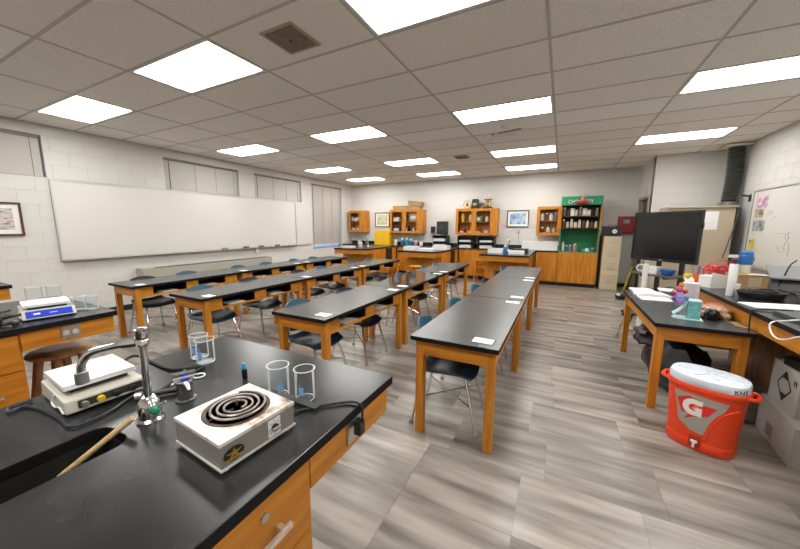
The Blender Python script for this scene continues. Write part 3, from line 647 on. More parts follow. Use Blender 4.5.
G().cyl((0, -.09, .61), .012, .18, 10, 'y').obj('hinge', ym, t)
# ---------------------------------------------------------------- things along the back counter
t = thing('yellow_cabinet', 'bright yellow tabletop storage cabinet on the back worktop', 'cabinet', (-5.79, 9.45, .9145)); yb = mat('safety_yellow', (.85, .50, .008), .4)
B('body', yb, 0, .60, .0, .30, 0, .48, t, .006); B('door', yb, .01, .297, -.014, 0, .015, .47, t, .003); B('door', yb, .303, .59, -.014, 0, .015, .47, t, .003); B('handle', steel, .29, .31, -.026, -.014, .22, .28, t)
t = thing('towel_dispenser', 'black paper towel dispenser on the back wall', 'dispenser', (-3.42, YB, 1.31)); B('shell', black_pl, -.155, .155, -.22, -.001, 0, .39, t, .03, seg=3); B('window', mat('smoke', (.05, .05, .055), .2), -.10, .10, -.224, -.22, .12, .28, t, .002)
t = thing('soap_dispenser', 'small black soap dispenser on the back wall', 'dispenser', (-3.76, YB, 1.30)); B('shell', black_pl, -.06, .06, -.11, -.001, .04, .24, t, .015); B('lever', pm('grey'), -.04, .04, -.115, -.06, 0, .04, t, .005)
def rack(x, label):
    t = thing('paper_rack', label, 'rack', (x, 9.52, .9145)); g = G(); w_ = .24
    g.box(-w_, w_, .12, .14, 0, .35); g.box(-w_, -w_+.015, -.14, .12, 0, .35); g.box(w_-.015, w_, -.14, .12, 0, .35); g.box(-w_+.015, w_-.015, -.14, .12, .335, .35); g.obj('casing', black_pl, t); B('shelf', black_pl, -w_+.015, w_-.015, -.14, .12, .165, .175, t)
rack(-3.38, 'black paper rack under the towel dispenser'); rack(-2.57, 'black paper rack under the trophy cabinet, left one'); rack(-1.96, 'black paper rack under the trophy cabinet, right one')
k = 0
for x, wh in ((-3.38, 'under the towel dispenser'), (-2.57, 'left one'), (-1.96, 'right one')):
    for z, lv in ((.9152, 'lower'), (1.0905, 'upper')):
        g = G(); g.box(-.17, .17, -.16, .12, 0, rnd.choice((.05, .08))); tag(g.obj('paper_stack', mat('grey_paper', (.62, .62, .64), .8), None, loc=(x, 9.50, z), rz=0), 'stack of papers on the %s level of the black rack %s' % (lv, wh), 'paper', 'paper stacks in the black racks')
def tray(x, y, sx, sy, sz, label, z=.9143, rz=0, m=None):
    t = thing('plastic_tray', label, 'tray', (x, y, z), rz, 'white trays on the peninsulas'); g = G(); h = .012
    g.box(-sx/2, sx/2, -sy/2, sy/2, 0, h); g.box(-sx/2, -sx/2+h, -sy/2, sy/2, h, sz); g.box(sx/2-h, sx/2, -sy/2, sy/2, h, sz); g.box(-sx/2+h, sx/2-h, -sy/2, -sy/2+h, h, sz); g.box(-sx/2+h, sx/2-h, sy/2-h, sy/2, h, sz)
    g.obj('shell', m or white_pl, t, .002); B('contents', white_pp, -sx/2+.02, sx/2-.02, -sy/2+.02, sy/2-.02, h, sz*.8, t)
tray(-3.58, 7.75, .34, .3, .10, 'white tray at left on the middle peninsula'); tray(-3.08, 7.62, .42, .3, .07, 'white tray at right on the middle peninsula'); tray(-2.92, 8.3, .4, .3, .11, 'white tray farther back on the middle peninsula', m=pm('white'))
tray(-1.40, 7.95, .34, .34, .10, 'white tray at left on the right peninsula'); tray(-.92, 7.85, .34, .3, .07, 'white tray at right on the right peninsula', rz=.1)
tray(-5.55, 7.62, .32, .22, .05, 'white tray on the window peninsula')
def faucet(x, y, rz, label, z=.9142, hh=.3):
    t = thing('lab_faucet', label, 'faucet', (x, y, z), rz, 'gooseneck faucets on the peninsulas'); G().lathe([(.03, 0), (.03, .01), (.02, .03), (.016, .06)], 14).obj('base', chrome, t, smooth=True)
    G().tube(spline([(0, 0, .05), (0, 0, hh-.06), (.03, 0, hh), (.10, 0, hh), (.13, 0, hh-.05), (.13, 0, hh-.10)]), .010, 8).obj('spout', chrome, t, smooth=True)
    for s in (-1, 1): G().tube([(0, s*.02, .04), (0, s*.06, .05)], .007, 7).obj('handle', steel, t)
faucet(-5.25, 8.2, 2.6, 'chrome faucet on the window peninsula'); faucet(-3.2, 8.35, 2, 'chrome faucet on the middle peninsula'); faucet(-1.2, 8.45, 1.5, 'chrome faucet on the right peninsula')
jar('wash_bottle', 'blue', .05, .2, (-1.17, 7.85, .9143), 'blue bottle between the trays on the right peninsula', None, 'white', 'bottle')
jar('wash_bottle', 'white', .06, .2, (-5.38, 7.98, .9143), 'white bottle on the window peninsula', None, 'grey', 'bottle')
for k, (x, cl) in enumerate(((-4.98, 'white'), (-4.72, 'blue'), (-4.56, 'teal'), (-4.42, 'blue'), (-4.24, 'pink'), (-4.05, 'white'))):
    jar('detergent_bottle', cl, .06, [.22, .24, .25, .22, .16, .15][k], (x, 9.5, .9143), '%s bottle under the two door cabinet, %s from the yellow box' % (cl, ['first', 'second', 'third', 'fourth', 'fifth', 'sixth'][k]), 'bottles on the back worktop', 'white' if cl != 'white' else 'grey', 'bottle')
t = thing('long_white_box', 'long white carton lying on the worktop beside the hutch', 'box', (-.53, 9.56, .9143)); B('carton', white_pl, -.45, .45, -.12, .12, 0, .22, t, .004); B('lid', white_pl, -.456, .456, -.126, .126, .19, .235, t, .004)
t = thing('wall_outlet', 'grey wall outlet with hanging cord below the blue print', 'outlet', (-1.13, YB, 1.34)); B('plate', steel, -.035, .035, -.008, -.001, 0, .12, t, .003); B('plug', pm('grey'), -.02, .02, -.04, -.008, .02, .06, t, .004); G().tube(spline([(0, -.03, .03), (.01, -.03, -.1), (.02, -.03, -.30)]), .005, 6).obj('cord', pm('grey'), t)
tag(B('black_mat', black_pl, -1.05, -.72, 8.25, 8.6, .9143, 1.0, None, .03, seg=3), 'black rounded case at the back of the right peninsula', 'case')
for k, (x, y) in enumerate(((-6.45, 9.5), (-6.15, 9.55))):
    jar('flask', ['white', 'grey'][k], .06, .16, (x, y, .9143), '%s flask in the back corner under the small cabinet' % ['white', 'grey'][k], 'flasks in the back corner', 'grey', 'flask')
# ---------------------------------------------------------------- stools
def stool(x, y, h, r, ms, label, rz=0):
    t = thing('wooden_stool', label, 'stool', (x, y, 0), rz, 'wooden stools'); mx, my, mz = ms
    G().lathe([(0, h-.032), (r-.012, h-.032), (r, h-.02), (r, h-.008), (r-.01, h), (0, h)], 28).obj('seat', mx, t, smooth=True)
    ft = []
    for a in (45, 135, 225, 315):
        ca, sa = math.cos(R(a)), math.sin(R(a)); p = Vector((ca*r*.62, sa*r*.62, h-.032)); q = Vector((ca*r*1.12, sa*r*1.12, 0)); ft.append((p, q))
        g = G(); w_ = .019; A = [g.b.verts.new(q+Vector((i*w_, j*w_, 0))) for i, j in ((-1, -1), (1, -1), (1, 1), (-1, 1))]; Bv = [g.b.verts.new(p+Vector((i*w_, j*w_, 0))) for i, j in ((-1, -1), (1, -1), (1, 1), (-1, 1))]
        g.b.faces.new(A[::-1]); g.b.faces.new(Bv)
        for i in range(4): g.b.faces.new((A[i], A[(i+1) % 4], Bv[(i+1) % 4], Bv[i]))
        g.obj('leg', mz, t, .003)
    for i in range(4):
        f = .42 if i % 2 else .58; a, b = ft[i], ft[(i+1) % 4]
        G().tube([a[1].lerp(a[0], f), b[1].lerp(b[0], f)], .011, 8).obj('stretcher', mx, t, smooth=True)
stool(-3.27, .86, .615, .175, (dkx, dky, dkz), 'dark brown round wooden stool under the left lab bench', .3)
stool(-3.72, 6.98, .60, .16, (oakx, oaky, oakz), 'oak stool at the left end of the middle peninsula'); stool(-3.10, 6.95, .60, .16, (oakx, oaky, oakz), 'oak stool in front of the middle peninsula, right one')
t = thing('step_stool', 'wooden step stool standing left of the right peninsula', 'stool', (-1.97, 8.98, 0)); B('top_step', oakx, -.17, .17, -.13, .13, .60, .63, t, .004)
for s in (-1, 1):
    G().prism([(-.2, 0), (-.15, 0), (-.10, .6), (-.14, .6)], s*.15-.018, s*.15+.018, 'x').obj('leg', oakz, t); G().prism([(.2, 0), (.15, 0), (.10, .6), (.14, .6)], s*.15-.018, s*.15+.018, 'x').obj('leg', oakz, t)
for z, y in ((.22, -.17), (.42, -.145)): B('rung', oakx, -.132, .132, y-.015, y+.015, z-.02, z+.02, t, .004); B('rung', oakx, -.132, .132, -y-.015, -y+.015, z-.02, z+.02, t, .004)
# ---------------------------------------------------------------- on the near bench
ZT = .9144
hp_m = mat('hotplate_grey', (.30, .28, .25), .38, .35); en = ramp_mat('worn_enamel', [(.30, (.16, .08, .045)), (.38, (.42, .33, .26)), (.46, (.68, .65, .61)), (.7, (.74, .72, .69))], 16, .3)
t = thing('coil_burner', 'grey electric coil burner with a stained white top on the near bench', 'hot plate', (-.805, .545, ZT), R(-4))
g = G(); hx, hy = .108, .112; vb = []
g.box(-hx, hx, -hy, hy, .014, .076); g.obj('body', hp_m, t, .006, seg=2)
B('base_rim', mat('pale_trim', (.62, .60, .56), .4), -hx-.003, hx+.003, -hy-.003, hy+.003, .010, .016, t, .002); top = B('top_plate', en, -hx-.002, hx+.002, -hy-.002, hy+.002, .0765, .086, t, .004, seg=2)
for sx in (-1, 1):
    for sy in (-1, 1): G().cyl((sx*.09, sy*.094, 0), .011, .012, 12).obj('foot', white_pl, t)
burnt = mat('burnt_pan', (.02, .012, .009), .5, col2=(.09, .04, .025), scale=30)
G().lathe([(0, .0862), (.078, .0862), (.086, .0885), (.090, .0872), (.090, .0862)], 40, (-.004, .004, 0)).obj('drip_pan', burnt, t, smooth=True)
pts = [(-.004+(.022+.058*k/110)*math.cos(k/110*3.4*2*math.pi), .004+(.022+.058*k/110)*math.sin(k/110*3.4*2*math.pi), .0945) for k in range(111)]
G().tube(pts, .0036, 8).obj('coil', mat('coil_metal', (.30, .26, .24), .35, .6), t, smooth=True)
for a in (30, 150, 270): G().tube([(-.004+.012*math.cos(R(a)), .004+.012*math.sin(R(a)), .090), (-.004+.08*math.cos(R(a)), .004+.08*math.sin(R(a)), .090)], .003, 5).obj('coil_bracket', burnt, t)
dp_ = B('dial_plate', white_pl, hx, hx+.002, .022, .062, .02, .07, t, .001); G().cyl((hx+.002, .042, .044), .011, .006, 16, 'x').obj('dial', black_pl, dp_); B('dial_pointer', pm('grey'), hx+.008, hx+.016, .030, .054, .0415, .0465, dp_, .001)
for k in range(8): G().cyl((hx+.0018, .042+.0165*math.cos(k*.785), .044+.019*math.sin(k*.785)), .0016, .0008, 6, 'x').obj('dial_mark', black_pl, dp_)
lo = G().prism([(-.078+.028*math.cos(a*R(30))*1.0, .042+.019*math.sin(a*R(30))) for a in range(12)], hx-.0005, hx+.0015, 'x').obj('maker_badge', mat('badge_dark', (.012, .014, .006), .3), t)
st = []
for k in range(10): rr = (.019 if k % 2 == 0 else .006); st.append((-.078+rr*1.2*math.sin(k*R(36)), .043+rr*.8*math.cos(k*R(36))))
G().prism(st, hx+.0015, hx+.0025, 'x').obj('badge_star', gold, lo); B('badge_bar', gold, hx+.0015, hx+.0025, -.104, -.055, .028, .033, lo)
oc = at(354, 427, x=-.585)
G_ = G().tube(spline([(-.72, .665, ZT+.03), (-.745, .70, ZT+.008), (-.70, .76, ZT+.006), (-.63, .83, ZT+.006), (-.588, .845, ZT+.006), (-.572, .845, ZT-.012), (-.571, .842, ZT-.06)]), .0045, 8)
tag(G_.obj('electric_cable', black_rub, smooth=True), 'black power cord from the coil burner over the bench edge', 'cord')
t = thing('power_plug', 'black power plug in the metal socket of the near bench', 'plug', (-.5992, .842, .83)); B('grip', black_pl, .002, .03, -.014, .014, -.02, .03, t, .005)
tag(B('flat_bar', black_pl, -.98, -.69, .742, .772, ZT, ZT+.012, None, .002), 'flat black bar lying by the two near beakers', 'bar')
def beaker(x, y, r, h, label, z=ZT, group='glass beakers', print_=True, rz=0):
    t = thing('beaker', label, 'beaker', (x, y, z), rz, group); o = r; i = r-.0022
    G().lathe([(0, .0005), (o-.006, .0005), (o, .006), (o, h-.004), (o+.0035, h), (o+.002, h+.0012), (i, h-.006), (i, .007), (i-.006, .003), (0, .003)], 32).obj('glass', beaker_m, t, smooth=True)
    G().tube([((o+.0022)*math.cos(a*R(12)), (o+.0022)*math.sin(a*R(12)), h) for a in range(30)], .0016, 5, True).obj('rim', glass_w, t, smooth=True)
    G().tube([((o-.004)*math.cos(a*R(12)), (o-.004)*math.sin(a*R(12)), .003) for a in range(30)], .002, 5, True).obj('base_ring', glass_w, t, smooth=True)
    if print_:
        a0 = R(-68); g = G()
        for q, (zz, wd, hh) in enumerate(((.030, .5, .03), (.066, .26, .002), (.074, .18, .002), (.058, .18, .002))):
            if zz+hh > h-.01: continue
            vs_ = []
            for k in range(5):
                a = a0-wd/2+wd*k/4; vs_.append([g.b.verts.new(((o+.0006)*math.cos(a), (o+.0006)*math.sin(a), z_)) for z_ in (zz, zz+hh)])
            for k in range(4): g.b.faces.new((vs_[k][0], vs_[k+1][0], vs_[k+1][1], vs_[k][1]))
        g.obj('scale_print', mat('blue_print', (.22, .42, .80), .6), t)
glass_w = mat('glass_rim', (.80, .84, .85), .12)  # opaque white stands for bright reflections on rim and base edge
beaker(-.778, .79, .034, .115, 'clear beaker right of its twin behind the coil burner'); c = at(279.5, 395.5, z=ZT); beaker(c.x, c.y, .036, .118, 'clear beaker directly behind the coil burner corner', rz=R(35))
beaker(-1.40, .82, .037, .108, 'clear beaker in front of its twin at far end of near bench'); beaker(-1.478, .84, .037, .108, 'clear beaker behind its twin at far end of near bench')
c = at(245, 378, z=ZT); t = thing('dropper_bottle', 'small dark vial with bright blue cap on the near bench', 'bottle', c)
G().lathe([(.009, 0), (.0105, .003), (.0105, .034), (.007, .042)], 16).obj('body', mat('dark_vial', (.006, .010, .014), .15), t, smooth=True); G().lathe([(.0085, .040), (.0085, .058), (.005, .064), (0, .064)], 16).obj('cap', mat('cyan_cap', (.03, .35, .65), .35), t, smooth=True)
# stirrer with white plate
def stirrer(loc, rz, label, panel, k=1.0, blue=False):
    t = thing('stirring_hot_plate', label, 'stirrer', loc, rz, 'stirring hot plates'); bz = mat('stirrer_beige', (.55, .53, .46), .4)
    G().prism([(.13*k, .006), (.142*k, .012), (.095*k, .058), (-.12*k, .062), (-.13*k, .006)] if blue else [(.115*k, .006), (.135*k, .010), (.128*k, .052), (-.12*k, .062), (-.13*k, .006)], -.105*k, .105*k, 'y').obj('body', bz, t, .005, seg=2)
    pl = B('top_plate', white_pl, -.12*k, .078*k if blue else .092*k, -.094*k, .094*k, .074, .090, t, .006, seg=2)
    B('neck', black_pl, -.09*k, .07*k, -.075*k, .075*k, .055, .074, t)
    for sx in (-.1, .1):
        for sy in (-.08, .08): G().cyl((sx*k, sy*k, 0), .01, .008, 10).obj('foot', black_rub, t)
    if blue: g = G(); q = B('control_panel', panel, -.001, .003, -.090*k, .090*k, -.027, .027, t); q.matrix_local = T((.1185*k, 0, .035)) @ Matrix.Rotation(math.atan2(-.047*k, .046), 4, 'Y'); B('readout', white_pl, .003, .0035, -.062*k, -.036*k, -.006, .008, q); B('mark', white_pl, .003, .0035, .0, .03*k, -.003, .002, q)
    else:
        q = B('control_panel', panel, .1305*k, .1335*k, -.075*k, .095*k, .014, .045, t, .001)
        for y, m_ in ((-.06, steel), (-.02, pm('yellow')), (.02, black_pl), (.065, black_pl)): G().lathe([(.011, 0), (.010, .012), (0, .013)], 14, (.1335*k, y*k, .03), 'x').obj('knob', m_, q, smooth=True)
    G().tube(spline([(.04, -.106*k, .055), (.03, -.112*k, .03), (.06, -.112*k, .022), (.1, -.110*k, .03), (.125, -.107*k, .014)]), .0028, 6).obj('side_cord', white_pl, t)
    return t
stirrer((-1.495, .466, ZT), R(-4), 'beige stirrer with white square plate behind the near faucet', mat('panel_brown', (.05, .04, .03), .4), 1.02)
stirrer((-3.15, .80, ZT), R(-10), 'white stirrer with a blue control panel on the left bench', mat('panel_blue', (.015, .045, .55), .35), 1.18, True)
# near faucet
fb = at(151, 419, z=ZT); t = thing('lab_faucet', 'chrome swing faucet with a green tap beside the near sink', 'faucet', fb)
G().lathe([(.038, 0), (.038, .006), (.031, .012), (.031, .05), (.027, .066), (.016, .078), (0, .078)], 24).obj('base', chrome, t, smooth=True)
G().tube([(0, 0, .07), (.004, 0, .255)], .0105, 16).obj('riser', chrome, t, smooth=True)
G().lathe([(.013, .245), (.018, .25), (.018, .264), (.015, .268), (.018, .272), (.018, .300), (.013, .304), (0, .304)], 16, (.004, 0, 0)).obj('swivel', chrome, t, smooth=True)
e = at(82, 378, z=1.075)-fb; d = Vector((e.x, e.y, 0)); L_ = d.length; d.normalize()
P = [d*.02+Vector((0, 0, .258)), d*L_*.5+Vector((0, 0, .250)), d*L_*.82+Vector((0, 0, .236)), d*L_*.97+Vector((0, 0, .205)), d*L_+Vector((0, 0, .178))]
G().tube(spline(P, 8), .0105, 14).obj('spout', chrome, t, smooth=True); G().cyl((d.x*L_, d.y*L_, .145), .016, .034, 16).obj('aerator', steel, t, smooth=True)
G().tube([d*.012+Vector((0, 0, .259)), d*.05+Vector((0, 0, .257))], .0145, 12).obj('coupling', chrome, t)
gt = mat('green_tap', (.01, .22, .14), .35); h = G().tube([(.02, .0, .05), (.05, -.01, .052)], .012, 12).obj('valve', chrome, t, smooth=True); G().blob((.058, -.012, .054), (.016, .012, .014), 2, .1).obj('tap_button', gt, h, smooth=True); G().tube([(.052, -.01, .056), (.075, .012, .075)], .004, 8).obj('tap_lever', steel, h)
# gas turret
gb = at(186, 399, z=ZT); t = thing('gas_turret', 'double gas tap with blue marked nozzles on the near bench', 'gas tap', gb); t.scale = (1.25, 1.25, 1.2)
G().lathe([(.026, 0), (.026, .004), (.020, .006), (.020, .052), (.024, .056), (.024, .06), (0, .062)], 20).obj('post', mat('dark_metal', (.22, .22, .22), .25, .8), t, smooth=True)
for a in (-20, 150):
    ca, sa = math.cos(R(a)), math.sin(R(a)); nz_ = G().tube([(ca*.01, sa*.01, .058), (ca*.03, sa*.03, .062), (ca*.034, sa*.034, .062), (ca*.075, sa*.075, .058)], [.009, .009, .007, .004], 12).obj('nozzle', chrome, t, smooth=True)
    G().cyl((ca*.018, sa*.018, .066), .010, .010, 12).obj('blue_cap', mat('index_blue', (.05, .07, .60), .4), nz_); G().tube([(ca*.018-sa*.028, sa*.018+ca*.028, .076), (ca*.018+sa*.028, sa*.018-ca*.028, .076)], .0045, 8).obj('lever', chrome, nz_, smooth=True)
for k, (px, py, s) in enumerate(((173, 388, 1.3), (199, 376.5, 1.0))):
    c = at(px, py, z=ZT); g = G().tube([(.021*s*math.cos(a*R(15)), .021*s*math.sin(a*R(15)), .0035) for a in range(24)], .0033*s, 6, True); tag(g.obj('white_ring', white_pl, None, smooth=True, loc=c), 'white plastic ring on the near bench, %s' % ['the larger one by the faucet', 'the smaller one behind the gas tap'][k], 'ring', 'white rings on the near bench')
# black burner hoses / cords on the near bench
def cord(name, label, pix, r, m, z=ZT+.006, cat='cord'):
    return tag(G().tube(spline([at(a, b, z=z+(q[0] if q else 0)) for a, b, *q in pix], 6), r, 8).obj(name, m, smooth=True), label, cat)
cord('rubber_hose', 'thick black rubber hose looping behind the near gas tap', [(158, 392), (172, 383), (186, 376), (200, 369), (203, 366), (190, 368), (170, 369), (150, 361), (138, 356), (128, 358), (120, 366)], .0062, black_rub, cat='hose')
cord('electric_cable', 'thin dark cord curving in front of the beige stirrer', [(32, 400), (22, 404), (9, 408), (9, 412), (26, 406), (45, 411), (60, 419), (70, 427), (90, 421), (112, 410), (126, 400), (136, 393)], .0042, mat('cord_blue_black', (.015, .018, .035), .4))
t = thing('burner_bar', 'dark metal gas burner lying between faucet and gas tap', 'burner', at(160, 396, z=ZT), R(52)); G().tube([(-.06, 0, .014), (.07, 0, .014)], .011, 10).obj('barrel', mat('gunmetal', (.06, .06, .06), .35, .6), t, smooth=True); G().cyl((-.07, 0, .0145), .014, .02, 12, 'x').obj('collar', steel, t)
# wooden stick in the sink
tag(G().tube([at(133, 418, z=.955), at(60, 477, z=.82)], .0085, 12).obj('wooden_rod', mat('pale_wood', (.62, .42, .20), .5, col2=(.70, .50, .27), scale=30, stretch=(8, 1, 8)), smooth=True), 'pale wooden rod leaning into the near sink', 'rod')
# ---------------------------------------------------------------- on the left bench
for k, (px, py, s) in enumerate(((43, 298, 1.1), (50, 297, 1.0))): c = at(px, py, z=ZT); beaker(c.x+.05+.05*k, c.y-.06+.06*k, .045*s, .11, 'clear beaker behind the blue panel stirrer, %s' % ['left one', 'right one'][k], print_=False)
for k, (px, py) in enumerate(((78, 309), (86, 309))): c = at(px, py, z=ZT); beaker(c.x+.03, c.y+.005+.02*k, .036, .10, 'clear beaker right of the blue panel stirrer, %s' % ['nearer the stirrer', 'nearer the bench edge'][k])
t = thing('clamp_pile', 'black metal clamp lying at left on the left bench', 'clamp', at(4, 326, z=ZT)); t.scale = (.7, .7, .7); g = G()
for k in range(6): a = rnd.uniform(0, 6.28); p = Vector((rnd.uniform(-.06, .06), rnd.uniform(-.06, .06), .015+.012*k)); q = Vector((math.cos(a), math.sin(a), .1))*.06; g.tube([p-q, p+q], .012, 8)
g.obj('jaws', black_pl, t, smooth=True); G().cyl((.08, .05, 0), .018, .05, 14, r1=.02).obj('clamp_foot', steel, t, smooth=True); G().cyl((.08, .05, .0), .022, .03, 14).obj('clamp_tip', black_rub, t)
for k, (a, b) in enumerate((((0, 312), (10, 309)), ((0, 316), (7, 314)))): tag(G().tube([at(*a, z=ZT+.007), at(*b, z=ZT+.007)], .006, 8).obj('metal_rod', MATS['gunmetal']), 'thin dark rod at the left edge of the left bench, %s' % ['farther one', 'nearer one'][k], 'rod')
# ---------------------------------------------------------------- teacher table and things on it
tt = make_table(False); tt.location = (1.035, 3.17, 0); tt['label'] = 'black topped oak table at right with papers and a teal caddy'; tt.name = 'teacher_table'
place_chair(1.03, 5.02, R(178), False, 'blue plastic chair behind the right hand table')
z = .7603
def sheet(px, py, sx, sy, h, rz, label, name='paper_stack', zz=z, m=None):
    c = at(px, py, z=zz); o = G().box(-sx/2, sx/2, -sy/2, sy/2, 0, h).obj(name, m or white_pp, None, loc=c, rz=rz); return tag(o, label, 'paper')
sheet(643, 291.5, .22, .28, .02, .1, 'white paper stack at the far corner of the right hand table'); sheet(655, 299, .28, .2, .006, .05, 'white sheet nearest the camera on the right hand table')
sheet(672, 291, .26, .2, .012, -.1, 'white paper pile in the middle of the right hand table')
t = thing('open_binder', 'open white binder lying on the right hand table', 'binder', at(652, 295.6, z=z+.0002), .1)
G().prism([(-.16, 0), (0, .006), (0, .030), (-.08, .040), (-.16, .016)], -.09, .09, 'y').obj('page', mat('cream_page', (.78, .75, .68), .8), t); G().prism([(.16, 0), (0, .006), (0, .030), (.08, .034), (.16, .012)], -.09, .09, 'y').obj('page', white_pp, t)
teal = mat('teal_glitter', (.10, .36, .38), .4, col2=(.20, .52, .52), scale=40); pale = mat('pale_aqua', (.50, .72, .74), .3)
t = thing('desk_caddy', 'teal desk caddy with a pale curved wing on the right table', 'caddy', at(686, 318.5, z=z), R(-8)); t.scale = (.86, .86, 1.05)
B('box', teal, -.005, .09, -.06, .05, .012, .155, t, .006); B('box_rim', pale, -.009, .094, -.064, .054, .152, .160, t, .003)
G().prism([(-.115, .0), (-.10, -.05), (-.06, -.075), (.115, -.07), (.115, .065), (-.09, .065)], 0, .012, 'z').obj('base', pale, t, .003)
G().sheet(lambda u, v: (-.012-.06*(1+u)/2*1.6, .055*v-.004, .012+.13*(1-((1+u)/2)**.6*.85)+.0), 8, 4, .006).obj('wing', pale, t, smooth=True)
t = thing('tissue_box', 'pastel tissue box behind the teal caddy', 'tissue box', at(693, 309, z=z)+Vector((0, .12, 0)), R(-5)); past = ramp_mat('pastel', [(.35, (.50, .54, .60)), (.5, (.62, .57, .62)), (.65, (.70, .70, .70))], 14)
B('carton', past, -.058, .052, -.055, .055, 0, .235, t, .003); G().sheet(lambda u, v: (.035*u-.02, .01*math.sin(3*u)+.01*v, .258+.022*v+.012*math.sin(4*u)), 8, 4, .003).obj('tissue', white_pp, t, smooth=True)
t = thing('toy_figure', 'purple and red toy figure on the teal caddy wing', 'toy', at(687, 319, z=z)+Vector((-.068, .005, .11))); t.scale = (1.1, 1.1, 1.25)
lil = mat('lilac', (.32, .26, .62), .4)
G().blob((0, 0, .05), (.038, .03, .05), 4, .2).obj('body', lil, t, smooth=True); G().blob((-.01, -.005, .115), (.024, .022, .024), 6, .1).obj('head', mat('rose', (.55, .12, .16), .45), t, smooth=True)
for k, (dx, dz, cl) in enumerate(((-.045, .085, 'red'), (.028, .10, 'red'), (-.03, .05, 'purple'), (.035, .055, 'blue'), (.0, .145, 'orange'))): G().blob((dx, -.012, dz), (.018, .014, .016), k, .2, sub=2).obj('petal', pm(cl), t, smooth=True)
tag(G().lathe([(0, 0), (.03, .004), (.047, .025), (.052, .05), (.044, .078), (.022, .096), (0, .1)], 24).obj('black_ball', mat('gloss_black', (.006, .006, .006), .08), smooth=True, loc=at(711, 320, z=z)), 'glossy black round ball on the right hand table', 'ball')
t = thing('stuffed_toy', 'tan stuffed toy with a red patch lying against the bench', 'toy', at(716, 317.5, z=z)+Vector((-.02, .035, 0))); fur = mat('tan_fur', (.40, .24, .15), .9, col2=(.55, .36, .24), scale=25, bump=.5, bscale=80)
G().blob((0, 0, .05), (.10, .12, .055), 8, .25).obj('body', fur, t, smooth=True); G().blob((-.06, .10, .045), (.06, .06, .045), 9, .25).obj('head', fur, t, smooth=True); G().blob((.02, .03, .10), (.045, .05, .016), 2, .3).obj('patch', mat('red_patch', (.40, .05, .04), .7), t, smooth=True)
for k, (a, b) in enumerate(((.05, -.1), (-.07, -.06), (.085, .08))): G().blob((a, b, .03), (.035, .05, .03), 11+k, .2).obj('limb', fur, t, smooth=True)
G().blob((-.10, .13, .05), (.018, .018, .016), 1, 0, sub=2).obj('nose', black_pl, t, smooth=True)
for k in range(5):
    o = G().box(-.06, .06, -.005, .005, 0, .002).obj('craft_stick', mat('stick_wood', (.70, .56, .34), .6), None, loc=at(730+3.5*k, 321+1.6*k, z=z+.0022*(k % 2)), rz=R(-55+7*(k % 3))); tag(o, 'pale craft stick by the bench foot, %s from the toy' % ORD[k].replace('nearest', 'first'), 'stick', 'craft sticks on the right hand table')
# bag below
t = thing('black_bag', 'black slouched bag under the right hand table', 'bag', (1.06, 3.84, 0)); bagm = mat('bag_fabric', (.012, .012, .014), .45, bump=.3, bscale=20)
G().blob((0, 0, .25), (.23, .42, .25), 3, .14).obj('body', bagm, t, smooth=True); G().blob((-.16, .22, .40), (.13, .22, .10), 5, .25).obj('flap', mat('bag_brown', (.035, .026, .024), .5, bump=.3, bscale=20), t, smooth=True)
G().tube(spline([(-.12, .1, .42), (-.2, .05, .35), (-.2, -.05, .2), (-.14, -.08, .08)]), .012, 6).obj('strap', bagm, t)
# ---------------------------------------------------------------- right demonstration bench
RX0, RX1, RY0, RY1 = 1.315, 2.40, .2, 5.0
t = thing('demonstration_bench', 'long black topped oak bench at the right edge piled with things', 'lab bench', (0, 0, 0))
edged(B('worktop', black_top, RX0, RX1, RY0, RY1, .88, .914, t, .003, seg=2))
yy = RY0+.02
for k, y in enumerate((.22, .95, 1.7, 2.45, 2.98, 3.22, 3.48, 4.2, 4.97)[:-1]):
    y2 = (.22, .95, 1.7, 2.45, 2.98, 3.22, 3.48, 4.2, 4.97)[k+1]; B('front_panel', oaky, RX0+.03, RX0+.05, y+.002, y2-.002, .765, .879, t, .002)
B('end_panel', oakx, RX0+.051, RX1-.03, RY1-.05, RY1-.03, .1, .879, t); rb = wood('z', 'plain_oak', OAK, OAK2)  # rb repeats the ordinary oak colours, unused
B('modesty_panel', dkz, 1.86, 1.88, RY0+.05, RY1-.051, 0, .879, t); B('far_panel', oaky, RX1-.05, RX1-.03, RY0+.02, RY1-.051, 0, .879, t)  # dark wood of the modesty panel carries the shade under the worktop
for y in (.3, 2.2, 4.9): B('leg', oakz, RX0+.052, RX0+.11, y-.03, y+.03, 0, .879, t)
zb = .9143
def bx(p, sx, sy, sz, m, name, label, cat, rz=0, bev=.004, zz=zb):
    c = Vector((p[0], p[1], 0)); t = thing(name, label, cat, (c.x, c.y, zz), rz); return t
t = bx((1.47, 4.42), 0, 0, 0, 0, 'white_carton', 'white carton with open flap near the red basket', 'box', R(25)); B('carton', white_pl, -.11, .11, -.07, .07, 0, .12, t, .004); g = G(); g.prism([(-.11, .12), (.10, .12), (.11, .125), (-.10, .16)], -.07, -.066, 'y'); g.obj('flap', white_pp, t)
t = bx(at(729.5, 295.5, z=zb).to_2d(), 0, 0, 0, 0, 'paper_towel_roll', 'tall white paper towel roll on the right bench', 'paper roll'); G().lathe([(.012, .0), (.028, .0), (.030, .004), (.030, .285), (.028, .289), (.012, .289)], 28).obj('roll', white_pp, t, smooth=True); G().cyl((0, 0, .0005), .010, .293, 14).obj('core', card, t)
t = bx((1.50, 4.08), 0, 0, 0, 0, 'white_cup', 'short white cup right of the paper towel roll', 'cup'); G().lathe([(.03, 0), (.038, .09), (.035, .09), (.028, .006), (0, .006)], 18).obj('cup', white_pl, t, smooth=True)
